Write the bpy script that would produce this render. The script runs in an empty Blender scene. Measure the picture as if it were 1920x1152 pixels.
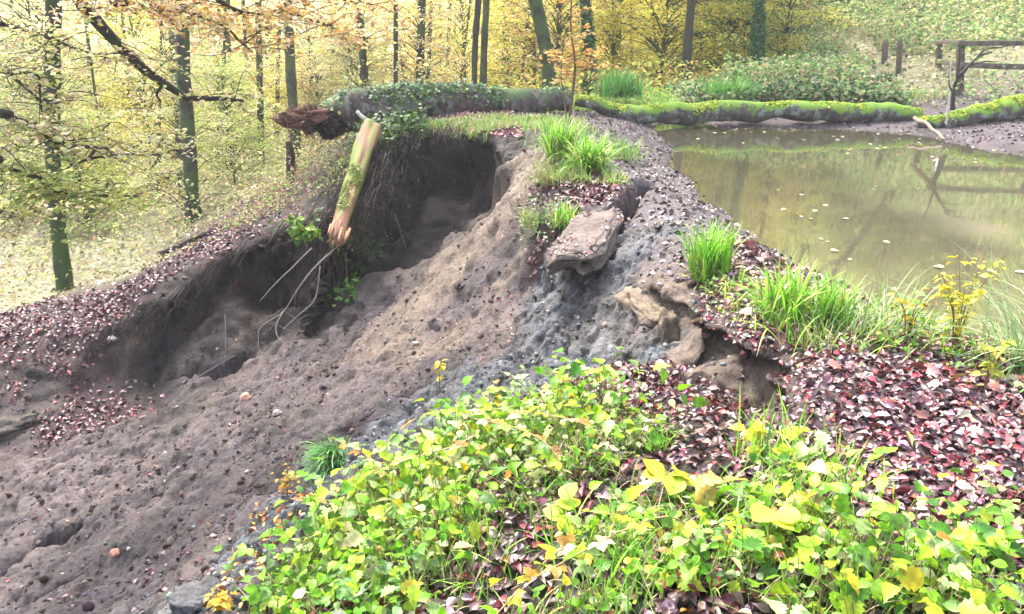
import bpy, math, random
import numpy as np
from math import radians as R, sin, cos, pi
random.seed(7); rng = np.random.default_rng(7)
S = bpy.context.scene

# ------------------------------------------------------------------ camera
EYE = np.array((0.0, 0.0, 1.6)); F = 1371.0; PITCH = R(21.3)
cam = bpy.data.cameras.new('camera'); cam.sensor_width = 36; cam.lens = F / 1920 * 36
cam.clip_start = 0.05; cam.clip_end = 500
camo = bpy.data.objects.new('camera', cam); S.collection.objects.link(camo)
camo.location = EYE; camo.rotation_euler = (pi / 2 - PITCH, 0, 0); S.camera = camo

# ------------------------------------------------------------------ sky and sun (overcast)
SUN_EL, SUN_ROT = R(56), R(-25)
w = bpy.data.worlds.new('World'); S.world = w; w.use_nodes = True
nt = w.node_tree; bg = nt.nodes['Background']
sky = nt.nodes.new('ShaderNodeTexSky'); sky.sky_type = 'NISHITA'; sky.sun_disc = False
sky.sun_elevation = SUN_EL; sky.sun_rotation = SUN_ROT; sky.dust_density = 6; sky.ozone_density = 1
hs = nt.nodes.new('ShaderNodeHueSaturation'); hs.inputs['Saturation'].default_value = 0.75
nt.links.new(sky.outputs[0], hs.inputs['Color']); nt.links.new(hs.outputs[0], bg.inputs[0])
bg.inputs[1].default_value = 0.15
sun = bpy.data.lights.new('sun', 'SUN'); sun.energy = 1.5; sun.angle = R(14); sun.color = (1, 0.97, 0.94)
so = bpy.data.objects.new('sun', sun); S.collection.objects.link(so)
so.rotation_euler = (pi / 2 - SUN_EL, 0, pi - SUN_ROT)
S.view_settings.view_transform = 'Standard'; S.view_settings.look = 'None'
S.view_settings.exposure = 2.5; S.view_settings.gamma = 1; S.view_settings.use_curve_mapping = False
cy = S.cycles
cy.max_bounces = 8; cy.diffuse_bounces = 5; cy.glossy_bounces = 2; cy.transmission_bounces = 5; cy.volume_bounces = 2
cy.caustics_reflective = False; cy.caustics_refractive = False

# ------------------------------------------------------------------ maths helpers
def ray(px, py):
    u = (px - 960) / F; v = (576 - py) / F
    return np.array((u, cos(PITCH) + v * sin(PITCH), -sin(PITCH) + v * cos(PITCH)))
def W(px, py, z=None, Y=None):
    d = ray(px, py)
    t = (z - EYE[2]) / d[2] if Y is None else Y / d[1]
    return EYE + d * t
def project(P):
    q = P - EYE
    f = q[:, 1] * cos(PITCH) - q[:, 2] * sin(PITCH)
    up = q[:, 1] * sin(PITCH) + q[:, 2] * cos(PITCH)
    f = np.maximum(f, 0.01)
    return 960 + F * q[:, 0] / f, 576 - F * up / f
_perm = np.random.default_rng(3).permutation(256); _val = np.random.default_rng(4).random(256) * 2 - 1
def vnoise(P):
    i = np.floor(P).astype(np.int64); f = P - i; f = f * f * (3 - 2 * f)
    out = 0
    for dx in (0, 1):
        hx = _perm[(i[:, 0] + dx) & 255]; wx = f[:, 0] if dx else 1 - f[:, 0]
        for dy in (0, 1):
            hy = _perm[(hx + i[:, 1] + dy) & 255]; wy = f[:, 1] if dy else 1 - f[:, 1]
            for dz in (0, 1):
                h = _val[_perm[(hy + i[:, 2] + dz) & 255]]; wz = f[:, 2] if dz else 1 - f[:, 2]
                out = out + h * wx * wy * wz
    return out
def fbm(P, o=3, g=0.5):
    s = 0; a = 1.0
    for k in range(o):
        s = s + a * vnoise(P * (2.03 ** k) + 17.3 * k); a *= g
    return s
def inpoly(x, y, poly):
    ins = np.zeros(len(x), bool); n = len(poly)
    for k in range(n):
        x1, y1 = poly[k]; x2, y2 = poly[(k + 1) % n]
        c = ((y1 > y) != (y2 > y)) & (x < (x2 - x1) * (y - y1) / (y2 - y1 + 1e-9) + x1)
        ins ^= c
    return ins
def sstep(x, a, b):
    t = np.clip((x - a) / (b - a), 0, 1); return t * t * (3 - 2 * t)

# ------------------------------------------------------------------ object helpers
def tag(o, label=None, cat=None, group=None, kind=None):
    if label: o['label'] = label
    if cat: o['category'] = cat
    if group: o['group'] = group
    if kind: o['kind'] = kind
    return o
def empty(name, loc, label=None, cat=None, group=None):
    o = bpy.data.objects.new(name, None); S.collection.objects.link(o)
    o.location = loc; o.empty_display_size = 0.1
    return tag(o, label, cat, group)
def meshdata(name, V, Fc, mat, col=None, smooth=False):
    V = np.asarray(V, np.float32); Fc = np.asarray(Fc, np.int32)
    me = bpy.data.meshes.new(name); k = Fc.shape[1]; nf = len(Fc)
    me.vertices.add(len(V)); me.vertices.foreach_set('co', V.ravel())
    me.loops.add(nf * k); me.loops.foreach_set('vertex_index', Fc.ravel())
    me.polygons.add(nf); me.polygons.foreach_set('loop_start', np.arange(0, nf * k, k, dtype=np.int32))
    try: me.polygons.foreach_set('loop_total', np.full(nf, k, np.int32))
    except Exception: pass
    if smooth: me.polygons.foreach_set('use_smooth', np.ones(nf, bool))
    if col is not None:
        a = me.color_attributes.new('Col', 'FLOAT_COLOR', 'POINT')
        c = np.ones((len(V), 4), np.float32); c[:, :3] = col
        a.data.foreach_set('color', c.ravel())
    me.update(calc_edges=True); me.validate()
    me.materials.append(mat)
    return me
def mk(name, V, Fc, mat, col=None, parent=None, smooth=False):
    V = np.asarray(V, float)
    q = parent
    while q is not None: V = V - np.array(q.location); q = q.parent
    o = bpy.data.objects.new(name, meshdata(name, V, Fc, mat, col, smooth))
    S.collection.objects.link(o)
    if parent is not None: o.parent = parent
    return o
def mkthing(name, V, Fc, mat, col=None, smooth=False, base=None):
    V = np.asarray(V, float)
    if base is None: base = np.array((V[:, 0].mean(), V[:, 1].mean(), V[:, 2].min()))
    o = mk(name, V - base, Fc, mat, col, None, smooth); o.location = base
    return o
class Acc:
    def __init__(s): s.V = []; s.F = []; s.C = []; s.n = 0
    def add(s, V, Fc, C=(1, 1, 1)):
        V = np.asarray(V, float); Fc = np.asarray(Fc)
        if Fc.shape[1] == 4: Fc = np.concatenate([Fc[:, (0, 1, 2)], Fc[:, (0, 2, 3)]])
        s.V.append(V); s.F.append(Fc + s.n); s.C.append(np.broadcast_to(np.asarray(C, float), (len(V), 3))); s.n += len(V)
        return s
    def get(s): return np.concatenate(s.V), np.concatenate(s.F), np.concatenate(s.C)
    def mk(s, name, mat, parent=None, smooth=False):
        V, Fc, C = s.get(); return mk(name, V, Fc, mat, C, parent, smooth)
    def thing(s, name, mat, smooth=False, base=None):
        V, Fc, C = s.get(); return mkthing(name, V, Fc, mat, C, smooth, base)
def catmull(P, n):
    P = np.asarray(P, float)
    if len(P) < 3: 
        t = np.linspace(0, 1, n)[:, None]; return P[0] * (1 - t) + P[-1] * t
    Q = np.vstack([2 * P[0] - P[1], P, 2 * P[-1] - P[-2]]); out = []
    T = np.linspace(0, len(P) - 1 - 1e-6, n)
    for t in T:
        k = int(t); f = t - k; a, b, c, d = Q[k:k + 4]
        out.append(0.5 * ((2 * b) + (-a + c) * f + (2 * a - 5 * b + 4 * c - d) * f * f + (-a + 3 * b - 3 * c + d) * f ** 3))
    return np.array(out)
def tube(P, rad, sides=8, rough=0.0, nf=3.0, cap=True, squash=None):
    P = np.asarray(P, float); n = len(P); rad = np.broadcast_to(np.asarray(rad, float), (n,))
    T = np.gradient(P, axis=0); T /= np.linalg.norm(T, axis=1)[:, None] + 1e-9
    ref = np.array((0, 0, 1.0)) if abs(T[:, 2]).mean() < 0.8 else np.array((0, 1.0, 0))
    A = np.cross(T, ref); A /= np.linalg.norm(A, axis=1)[:, None] + 1e-9; B = np.cross(A, T)
    th = np.linspace(0, 2 * pi, sides, endpoint=False)
    D = A[:, None] * np.cos(th)[None, :, None] + B[:, None] * np.sin(th)[None, :, None]
    V = P[:, None] + D * rad[:, None, None]
    V = V.reshape(-1, 3)
    if rough:
        d = fbm(V * nf + 5, 3)
        V = V + D.reshape(-1, 3) * (d * rough * np.repeat(rad, sides))[:, None]
    i = np.arange(n - 1)[:, None] * sides; j = np.arange(sides)[None]; j2 = (j + 1) % sides
    Fc = np.stack([i + j, i + j2, i + sides + j2, i + sides + j], -1).reshape(-1, 4)
    Fc = np.concatenate([Fc[:, (0, 1, 2)], Fc[:, (0, 2, 3)]])
    if cap:
        V = np.vstack([V, P[0], P[-1]]); c0 = n * sides; jj = np.arange(sides)
        Fc = np.vstack([Fc, np.stack([np.full(sides, c0), (jj + 1) % sides, jj], -1),
                        np.stack([np.full(sides, c0 + 1), (n - 1) * sides + jj, (n - 1) * sides + (jj + 1) % sides], -1)])
    return V, Fc
# leaf templates: stem at origin, leaf along +Y, length 1
def leaf_t(widths, fold=0.12, droop=0.15):
    n = len(widths) + 1
    V = []; Fc = []
    for k in range(n + 1):
        y = k / n; V.append((0, y, -droop * y * y))
    for k, wd in enumerate(widths, 1):
        y = k / n; V.append((-wd, y, fold * wd * 2 - droop * y * y)); V.append((wd, y, fold * wd * 2 - droop * y * y))
    L = lambda k: n + 1 + 2 * (k - 1); Rr = lambda k: L(k) + 1
    Fc += [(0, 1, L(1)), (0, Rr(1), 1)]
    for k in range(1, n - 1):
        Fc += [(k, k + 1, L(k + 1)), (k, L(k + 1), L(k)), (k, Rr(k + 1), k + 1), (k, Rr(k), Rr(k + 1))]
    Fc += [(n - 1, n, L(n - 1)), (n - 1, Rr(n - 1), n)]
    return np.array(V, float), np.array(Fc)
OVATE = leaf_t([0.24, 0.34, 0.27, 0.12])
SERR = leaf_t([0.15, 0.30, 0.24, 0.36, 0.27, 0.33, 0.20, 0.23, 0.10, 0.08, 0.02], 0.16, 0.28)
ROUND = leaf_t([0.33, 0.45, 0.46, 0.38, 0.2], 0.08, 0.1)
CURL = leaf_t([0.24, 0.33, 0.26, 0.11], 0.28, 0.28)
DIAM = (np.array([(0, 0, 0), (-0.34, 0.5, 0.1), (0.34, 0.5, 0.1), (0, 1, -.1)], float), np.array([(0, 2, 1), (1, 2, 3)]))
def trifol(base):
    V, Fc = base; A = Acc()
    for a, s in ((0, 1), (1.15, 0.85), (-1.15, 0.85)):
        c, sn = cos(a), sin(a); M = np.array([(c, -sn, 0), (sn, c, 0), (0, 0, 1)])
        A.add((V * s) @ M.T + M @ np.array((0, 0.08, 0)), Fc)
    v, f, _ = A.get(); return v, f
TRI = trifol(leaf_t([0.22, 0.36, 0.33, 0.3, 0.12], 0.10, 0.2))
def frames(N, az=None, tilt=None, roll=None, nrm=None):
    """N rotation matrices: leaf +Y pointing to azimuth az, raised by tilt, rolled; optionally laid on normals"""
    az = rng.uniform(0, 2 * pi, N) if az is None else az
    tilt = rng.normal(0, 0.3, N) if tilt is None else tilt
    roll = rng.normal(0, 0.4, N) if roll is None else roll
    y = np.stack([np.cos(az) * np.cos(tilt), np.sin(az) * np.cos(tilt), np.sin(tilt)], -1)
    up = np.tile((0, 0, 1.0), (N, 1)) if nrm is None else nrm
    if nrm is not None:
        y = y - (y * nrm).sum(1)[:, None] * nrm * 0.9
        y /= np.linalg.norm(y, axis=1)[:, None] + 1e-9
    x = np.cross(y, up); x /= np.linalg.norm(x, axis=1)[:, None] + 1e-9
    z = np.cross(x, y)
    c = np.cos(roll)[:, None]; s = np.sin(roll)[:, None]
    x2 = x * c + z * s; z2 = z * c - x * s
    return np.stack([x2, y, z2], -1)          # columns
def place(tmpl, pos, M, sc, col, sx=None):
    V, Fc = tmpl; N = len(pos); nv = len(V)
    Vs = np.broadcast_to(V, (N, nv, 3)) * np.asarray(sc).reshape(-1, 1, 1)
    if sx is not None: Vs = Vs * np.stack([sx, np.ones(N), np.ones(N)], -1)[:, None]
    P = np.einsum('nij,nkj->nki', M, Vs) + np.asarray(pos)[:, None]
    Fc2 = (Fc[None] + (np.arange(N) * nv)[:, None, None]).reshape(-1, 3)
    C = np.repeat(np.asarray(col), nv, axis=0)
    if nv > 8:      # leaf blades: darker midrib, paler margin, an odd browned tip
        side = np.clip(np.abs(V[:, 0]) / 0.35, 0, 1); tint = np.tile((0.72 + 0.36 * side), N)[:, None]
        tip = np.tile(np.clip(V[:, 1] - 0.55, 0, 1) * 1.6, N) * np.repeat(rng.random(N) < 0.3, nv) * 0.7
        C = C * tint; C = C * (1 - tip[:, None]) + C * np.array((0.75, 0.42, 0.3)) * tip[:, None]
        C = C * (1 + 0.12 * rng.normal(0, 1, (len(C), 1)))
    return P.reshape(-1, 3), Fc2, np.clip(C, 0.004, 0.9)
def palette(N, cols, wts=None, jit=0.18):
    cols = np.array(cols, float); wts = np.ones(len(cols)) if wts is None else np.array(wts, float)
    c = cols[rng.choice(len(cols), N, p=wts / wts.sum())]
    return np.clip(c * (1 + rng.normal(0, jit, (N, 1))) * (1 + rng.normal(0, jit * 0.4, (N, 3))), 0.004, 0.9)
def blades(pos, az, lean, length, width, col, seg=6, curl=1.0, up=None):
    """arching grass blades: start steep, bend over"""
    N = len(pos); t = np.linspace(0, 1, seg + 1)
    ang = lean[:, None] + curl[:, None] * t[None] ** 1.4 if isinstance(curl, np.ndarray) else lean[:, None] + curl * t[None] ** 1.4
    ds = (length / seg)[:, None]
    h = np.cumsum(np.sin(ang) * ds, 1) - np.sin(ang) * ds; z = np.cumsum(np.cos(ang) * ds, 1) - np.cos(ang) * ds
    d = np.stack([np.cos(az), np.sin(az), 0 * az], -1); s = np.stack([-np.sin(az), np.cos(az), 0 * az], -1)
    c = pos[:, None] + d[:, None] * h[..., None] + np.array((0, 0, 1.0)) * z[..., None]
    wd = (width[:, None] * (1 - t[None] ** 2.5) * (0.5 + 0.5 * np.minimum(1, t[None] * 4)) + 0.0004)[..., None]
    V = np.stack([c - s[:, None] * wd, c + s[:, None] * wd], 2).reshape(-1, 3)
    k = np.arange(seg)[None] * 2 + (np.arange(N) * (seg + 1) * 2)[:, None]
    Fc = np.stack([k, k + 1, k + 3, k + 2], -1).reshape(-1, 4)
    return V, np.concatenate([Fc[:, (0, 1, 2)], Fc[:, (0, 2, 3)]]), np.repeat(col, (seg + 1) * 2, axis=0)

# ------------------------------------------------------------------ materials
def newmat(name):
    m = bpy.data.materials.new(name); m.use_nodes = True
    n = m.node_tree; return m, n, n.nodes['Principled BSDF']
def nd(n, t, **kw):
    x = n.nodes.new(t)
    for k, v in kw.items():
        if k in x.inputs.keys(): x.inputs[k].default_value = v
        else: setattr(x, k, v)
    return x
def vmul(n, a, b, fac=1.0, mode='MULTIPLY'):
    m = n.nodes.new('ShaderNodeMix'); m.data_type = 'RGBA'; m.blend_type = mode
    m.inputs[0].default_value = fac
    if isinstance(a, tuple): m.inputs[6].default_value = a
    else: n.links.new(a, m.inputs[6])
    if isinstance(b, tuple): m.inputs[7].default_value = b
    else: n.links.new(b, m.inputs[7])
    return m
def leafmat(name, trans=0.4, rough=0.5, spec=0.4, nsc=60, gain=1.0):
    m, n, p = newmat(name)
    a = nd(n, 'ShaderNodeAttribute', attribute_name='Col')
    tc = nd(n, 'ShaderNodeTexCoord'); no = nd(n, 'ShaderNodeTexNoise', Scale=nsc, Detail=3)
    n.links.new(tc.outputs['Object'], no.inputs['Vector'])
    rp = nd(n, 'ShaderNodeMapRange'); rp.inputs['From Min'].default_value = 0.3; rp.inputs['From Max'].default_value = 0.7
    rp.inputs['To Min'].default_value = 0.7 * gain; rp.inputs['To Max'].default_value = 1.25 * gain
    n.links.new(no.outputs['Fac'], rp.inputs['Value'])
    mx = vmul(n, a.outputs['Color'], rp.outputs[0])
    n.links.new(mx.outputs[2], p.inputs['Base Color'])
    p.inputs['Roughness'].default_value = rough; p.inputs['Specular IOR Level'].default_value = spec
    if trans:
        tr = nd(n, 'ShaderNodeBsdfTranslucent'); n.links.new(mx.outputs[2], tr.inputs['Color'])
        ms = nd(n, 'ShaderNodeMixShader'); ms.inputs[0].default_value = trans
        n.links.new(p.outputs[0], ms.inputs[1]); n.links.new(tr.outputs[0], ms.inputs[2])
        n.links.new(ms.outputs[0], n.nodes['Material Output'].inputs[0])
    return m
def barkmat(name, c1, c2, moss=None, mossamt=0.5, sc=8, up=0.0, lichen=None):
    m, n, p = newmat(name)
    tc = nd(n, 'ShaderNodeTexCoord'); mp = nd(n, 'ShaderNodeMapping')
    mp.inputs['Scale'].default_value = (1, 1, 0.45); n.links.new(tc.outputs['Object'], mp.inputs[0])
    no = nd(n, 'ShaderNodeTexNoise', Scale=sc, Detail=8, Roughness=0.7); n.links.new(mp.outputs[0], no.inputs['Vector'])
    cr = nd(n, 'ShaderNodeValToRGB'); cr.color_ramp.elements[0].position = 0.32; cr.color_ramp.elements[1].position = 0.68
    cr.color_ramp.elements[0].color = (*c1, 1); cr.color_ramp.elements[1].color = (*c2, 1)
    n.links.new(no.outputs['Fac'], cr.inputs[0]); last = cr.outputs[0]
    if lichen:
        n3 = nd(n, 'ShaderNodeTexNoise', Scale=sc * 0.6, Detail=5, Roughness=0.6); n.links.new(tc.outputs['Object'], n3.inputs['Vector'])
        r3 = nd(n, 'ShaderNodeMapRange'); r3.inputs['From Min'].default_value = 0.52; r3.inputs['From Max'].default_value = 0.62
        n.links.new(n3.outputs['Fac'], r3.inputs['Value'])
        mm = vmul(n, last, (*lichen, 1), mode='MIX'); n.links.new(r3.outputs[0], mm.inputs[0]); last = mm.outputs[2]
    if moss:
        n2 = nd(n, 'ShaderNodeTexNoise', Scale=sc * 0.35, Detail=6, Roughness=0.65); n.links.new(tc.outputs['Object'], n2.inputs['Vector'])
        geo = nd(n, 'ShaderNodeNewGeometry'); sx = nd(n, 'ShaderNodeSeparateXYZ'); n.links.new(geo.outputs['Normal'], sx.inputs[0])
        ma = nd(n, 'ShaderNodeMath', operation='MULTIPLY_ADD'); ma.inputs[1].default_value = up
        n.links.new(sx.outputs['Z'], ma.inputs[0]); n.links.new(n2.outputs['Fac'], ma.inputs[2])
        r2 = nd(n, 'ShaderNodeMapRange'); r2.inputs['From Min'].default_value = 0.62 - mossamt * 0.3; r2.inputs['From Max'].default_value = 0.72 - mossamt * 0.3
        n.links.new(ma.outputs[0], r2.inputs['Value'])
        mcol = vmul(n, (*moss, 1), (moss[0] * 0.45, moss[1] * 0.5, moss[2] * 0.5, 1), mode='MIX'); n.links.new(no.outputs['Fac'], mcol.inputs[0])
        mm = vmul(n, last, mcol.outputs[2], mode='MIX'); n.links.new(r2.outputs[0], mm.inputs[0]); last = mm.outputs[2]
    n.links.new(last, p.inputs['Base Color']); p.inputs['Roughness'].default_value = 0.85
    bp = nd(n, 'ShaderNodeBump', Strength=0.7, Distance=0.03); n.links.new(no.outputs['Fac'], bp.inputs['Height']); n.links.new(bp.outputs[0], p.inputs['Normal'])
    return m
M_LEAF = leafmat('tree_leaves', 0.45, 0.55, 0.3)
M_PLANT = leafmat('plant_leaves', 0.38, 0.45, 0.35, gain=0.88)
M_LITTER = leafmat('dead_leaves', 0.05, 0.38, 0.55)
M_GRASS = leafmat('grass_blades', 0.35, 0.4, 0.5)
M_STICK = leafmat('sticks', 0, 0.75, 0.3)
M_STONE = leafmat('stones', 0, 0.7, 0.4, nsc=35)
M_CLOD = leafmat('clods', 0, 0.9, 0.2, nsc=90)
M_BARK = barkmat('grey_bark', (0.012, 0.011, 0.009), (0.055, 0.050, 0.042), (0.07, 0.11, 0.03), 0.62)
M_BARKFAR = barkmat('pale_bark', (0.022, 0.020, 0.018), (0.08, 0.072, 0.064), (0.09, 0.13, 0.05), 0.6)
M_BARKMOSS = barkmat('mossy_bark', (0.014, 0.015, 0.010), (0.055, 0.06, 0.036), (0.05, 0.095, 0.016), 0.75)
M_BARKDK = barkmat('dark_bark', (0.018, 0.015, 0.013), (0.07, 0.055, 0.045), (0.05, 0.08, 0.02), 0.3)
M_LOG = barkmat('mossy_log_bark', (0.022, 0.018, 0.015), (0.12, 0.10, 0.085), (0.20, 0.34, 0.03), 0.22, 9, 0.30, (0.20, 0.23, 0.19))
M_LOG2 = barkmat('brown_log_bark', (0.018, 0.013, 0.012), (0.12, 0.085, 0.075), (0.10, 0.17, 0.05), 0.15, 9, 0.2, (0.17, 0.155, 0.145))
M_PEEL = barkmat('peeled_wood', (0.20, 0.10, 0.05), (0.58, 0.36, 0.22), (0.24, 0.28, 0.05), 0.16, 5, 0.1)
M_WOOD = barkmat('weathered_wood', (0.045, 0.034, 0.027), (0.19, 0.15, 0.12), (0.13, 0.18, 0.06), 0.15, 10, 0.3)

# ground
def groundmat():
    m, n, p = newmat('ground')
    a = nd(n, 'ShaderNodeAttribute', attribute_name='Col'); tc = nd(n, 'ShaderNodeTexCoord')
    n1 = nd(n, 'ShaderNodeTexNoise', Scale=2.5, Detail=10, Roughness=0.72); n.links.new(tc.outputs['Object'], n1.inputs['Vector'])
    n2 = nd(n, 'ShaderNodeTexNoise', Scale=28, Detail=8, Roughness=0.75); n.links.new(tc.outputs['Object'], n2.inputs['Vector'])
    r1 = nd(n, 'ShaderNodeMapRange'); r1.inputs['From Min'].default_value = 0.3; r1.inputs['From Max'].default_value = 0.7
    r1.inputs['To Min'].default_value = 0.55; r1.inputs['To Max'].default_value = 1.5; n.links.new(n1.outputs['Fac'], r1.inputs['Value'])
    r2 = nd(n, 'ShaderNodeMapRange'); r2.inputs['From Min'].default_value = 0.32; r2.inputs['From Max'].default_value = 0.68
    r2.inputs['To Min'].default_value = 0.45; r2.inputs['To Max'].default_value = 1.6; n.links.new(n2.outputs['Fac'], r2.inputs['Value'])
    m1 = vmul(n, a.outputs['Color'], r1.outputs[0]); m2 = vmul(n, m1.outputs[2], r2.outputs[0])
    vo = nd(n, 'ShaderNodeTexVoronoi', Scale=38); n.links.new(tc.outputs['Object'], vo.inputs['Vector'])
    rv = nd(n, 'ShaderNodeMapRange'); rv.inputs['From Min'].default_value = 0.10; rv.inputs['From Max'].default_value = 0.16
    rv.inputs['To Min'].default_value = 0.5; rv.inputs['To Max'].default_value = 0; n.links.new(vo.outputs['Distance'], rv.inputs['Value'])
    m3 = vmul(n, m2.outputs[2], (0.22, 0.19, 0.175, 1), mode='MIX'); n.links.new(rv.outputs[0], m3.inputs[0])
    n.links.new(m3.outputs[2], p.inputs['Base Color'])
    p.inputs['Roughness'].default_value = 0.75; p.inputs['Specular IOR Level'].default_value = 0.4
    b1 = nd(n, 'ShaderNodeBump', Strength=1.0, Distance=0.09); n.links.new(n1.outputs['Fac'], b1.inputs['Height'])
    b2 = nd(n, 'ShaderNodeBump', Strength=1.0, Distance=0.03); n.links.new(n2.outputs['Fac'], b2.inputs['Height'])
    n.links.new(b1.outputs[0], b2.inputs['Normal']); n.links.new(b2.outputs[0], p.inputs['Normal'])
    return m
M_GROUND = groundmat()
def watermat():
    m, n, p = newmat('pond_water')
    tc = nd(n, 'ShaderNodeTexCoord'); mp = nd(n, 'ShaderNodeMapping'); mp.inputs['Scale'].default_value = (1, 1, 1)
    n.links.new(tc.outputs['Object'], mp.inputs[0])
    n1 = nd(n, 'ShaderNodeTexNoise', Scale=1.6, Detail=3); n.links.new(mp.outputs[0], n1.inputs['Vector'])
    n2 = nd(n, 'ShaderNodeTexNoise', Scale=9, Detail=3); n.links.new(mp.outputs[0], n2.inputs['Vector'])
    cr = nd(n, 'ShaderNodeValToRGB'); cr.color_ramp.elements[0].color = (0.048, 0.045, 0.026, 1); cr.color_ramp.elements[1].color = (0.085, 0.076, 0.048, 1)
    n.links.new(n1.outputs['Fac'], cr.inputs[0]); n.links.new(cr.outputs[0], p.inputs['Base Color'])
    p.inputs['Roughness'].default_value = 0.035; p.inputs['IOR'].default_value = 2.1; p.inputs['Specular IOR Level'].default_value = 1.0
    b = nd(n, 'ShaderNodeBump', Strength=0.05, Distance=0.02); n.links.new(n1.outputs['Fac'], b.inputs['Height'])
    b2 = nd(n, 'ShaderNodeBump', Strength=0.025, Distance=0.01); n.links.new(n2.outputs['Fac'], b2.inputs['Height'])
    n.links.new(b.outputs[0], b2.inputs['Normal']); n.links.new(b2.outputs[0], p.inputs['Normal'])
    return m
M_WATER = watermat()

# ------------------------------------------------------------------ terrain
# zones: 0 brown soil, 1 ochre soil, 2 grey clay, 3 black humus with overhang shade put into its colour, 4 red leaf litter, 5 shore mud, 6 forest floor, 7 pond bed, 8 planted mound
PIX = [  # px, py, z, zone
 (500,1152,-.65,8),(600,1010,-.72,8),(700,930,-.66,8),(830,810,-.56,8),(1000,760,-.52,8),(1150,700,-.46,4),(1280,692,-.45,4),
 (1420,765,-.32,4),(1250,800,-.28,8),(1050,850,-.32,8),(900,1000,-.27,8),(750,1050,-.38,8),(650,1120,-.47,8),(1150,900,-.16,8),
 (1300,1000,-.06,8),(1500,950,-.03,8),(1700,900,0,4),(1600,1100,0,8),(1900,760,0,4),(1600,700,0,4),(1750,720,0,4),(1900,1000,.0,4),
 (1250,545,-.25,1),(1300,604,-.18,4),(1400,645,-.11,4),(1462,705,-.06,4),(1300,690,-.46,1),(1400,742,-.36,1),(1448,772,-.25,1),
 (1500,600,-.05,4),(1400,540,-.1,4),(1330,500,-.12,4),(1270,480,-.12,5),
 (1180,560,-.45,1),(1230,650,-.6,2),(1180,700,-.76,2),(1100,680,-.86,2),(1000,690,-1.02,2),(900,720,-1.12,2),(740,820,-1.15,2),
 (640,900,-1.2,2),(560,1000,-1.1,2),(430,1152,-1.0,2),
 (1100,600,-.76,2),(1050,560,-.85,2),(1150,520,-.5,2),(1180,460,-.3,2),(1210,400,-.12,5),(1240,440,-.12,5),
 (1080,452,-.22,1),(1085,492,-.5,3),(1140,400,-.1,5),(1110,360,-.05,4),(1020,420,-.35,3),(1045,400,-.15,4),(1000,480,-.65,1),(1010,540,-.9,0),
 (1000,330,-.1,1),(960,300,-.05,1),(900,252,0,4),(1070,330,.0,4),(1150,280,.0,5),(1190,330,-.06,5),(1180,240,0,5),(820,232,.02,4),(1000,240,.02,4),
 (940,400,-.6,1),(880,480,-1.1,1),(800,560,-1.5,1),(720,640,-1.8,1),(650,720,-2.0,0),
 (960,520,-.98,0),(900,580,-1.25,0),(960,620,-1.1,0),(850,650,-1.45,1),(780,740,-1.5,0),(700,780,-1.65,0),(620,850,-1.6,0),
 (850,430,-1.2,3),(780,500,-1.7,0),(700,520,-1.9,0),(690,600,-2.0,0),(600,650,-2.2,0),(560,660,-2.3,0),
 (930,268,-.03,3),(900,330,-.6,3),(850,380,-.95,3),(750,420,-1.4,3),(700,450,-1.65,3),
 (720,252,-.05,8),(690,300,-.3,8),(650,370,-.62,3),(630,400,-.78,3),(640,470,-1.5,3),(620,600,-2.1,3),
 (560,410,-.95,4),(480,450,-1.2,4),(400,490,-1.4,4),(300,560,-1.65,4),(210,610,-1.87,4),
 (550,560,-2.05,3),(500,670,-2.35,0),(400,700,-2.5,0),(280,720,-2.6,3),
 (0,620,-2.0,4),(100,700,-2.3,4),(0,760,-2.5,4),(170,780,-2.65,4),(60,730,-2.4,3),
 (0,800,-2.7,0),(200,820,-2.62,0),(450,745,-2.4,0),(300,880,-2.55,0),(0,950,-2.8,0),(150,1050,-2.5,0),(0,1152,-2.5,0),
 (300,1000,-2.2,0),(250,1152,-1.9,0),(400,1060,-1.6,0),(480,900,-1.9,0),(400,820,-2.2,0),(550,780,-2.0,0),(350,1152,-1.4,2),(480,1040,-1.3,2),
 (125,545,-2.7,6),(365,415,-2.3,6),(50,585,-2.2,4),(300,500,-2.0,6),(450,432,-1.65,4),(550,345,-1.3,4),(600,285,-.75,6),(650,262,-.4,6),
 (380,520,-1.55,4),(240,590,-1.9,4),
]
SHORE = [(1920,680),(1750,628),(1600,560),(1470,490),(1390,420),(1310,375),(1262,325),(1245,270),(1228,240)]
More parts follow.
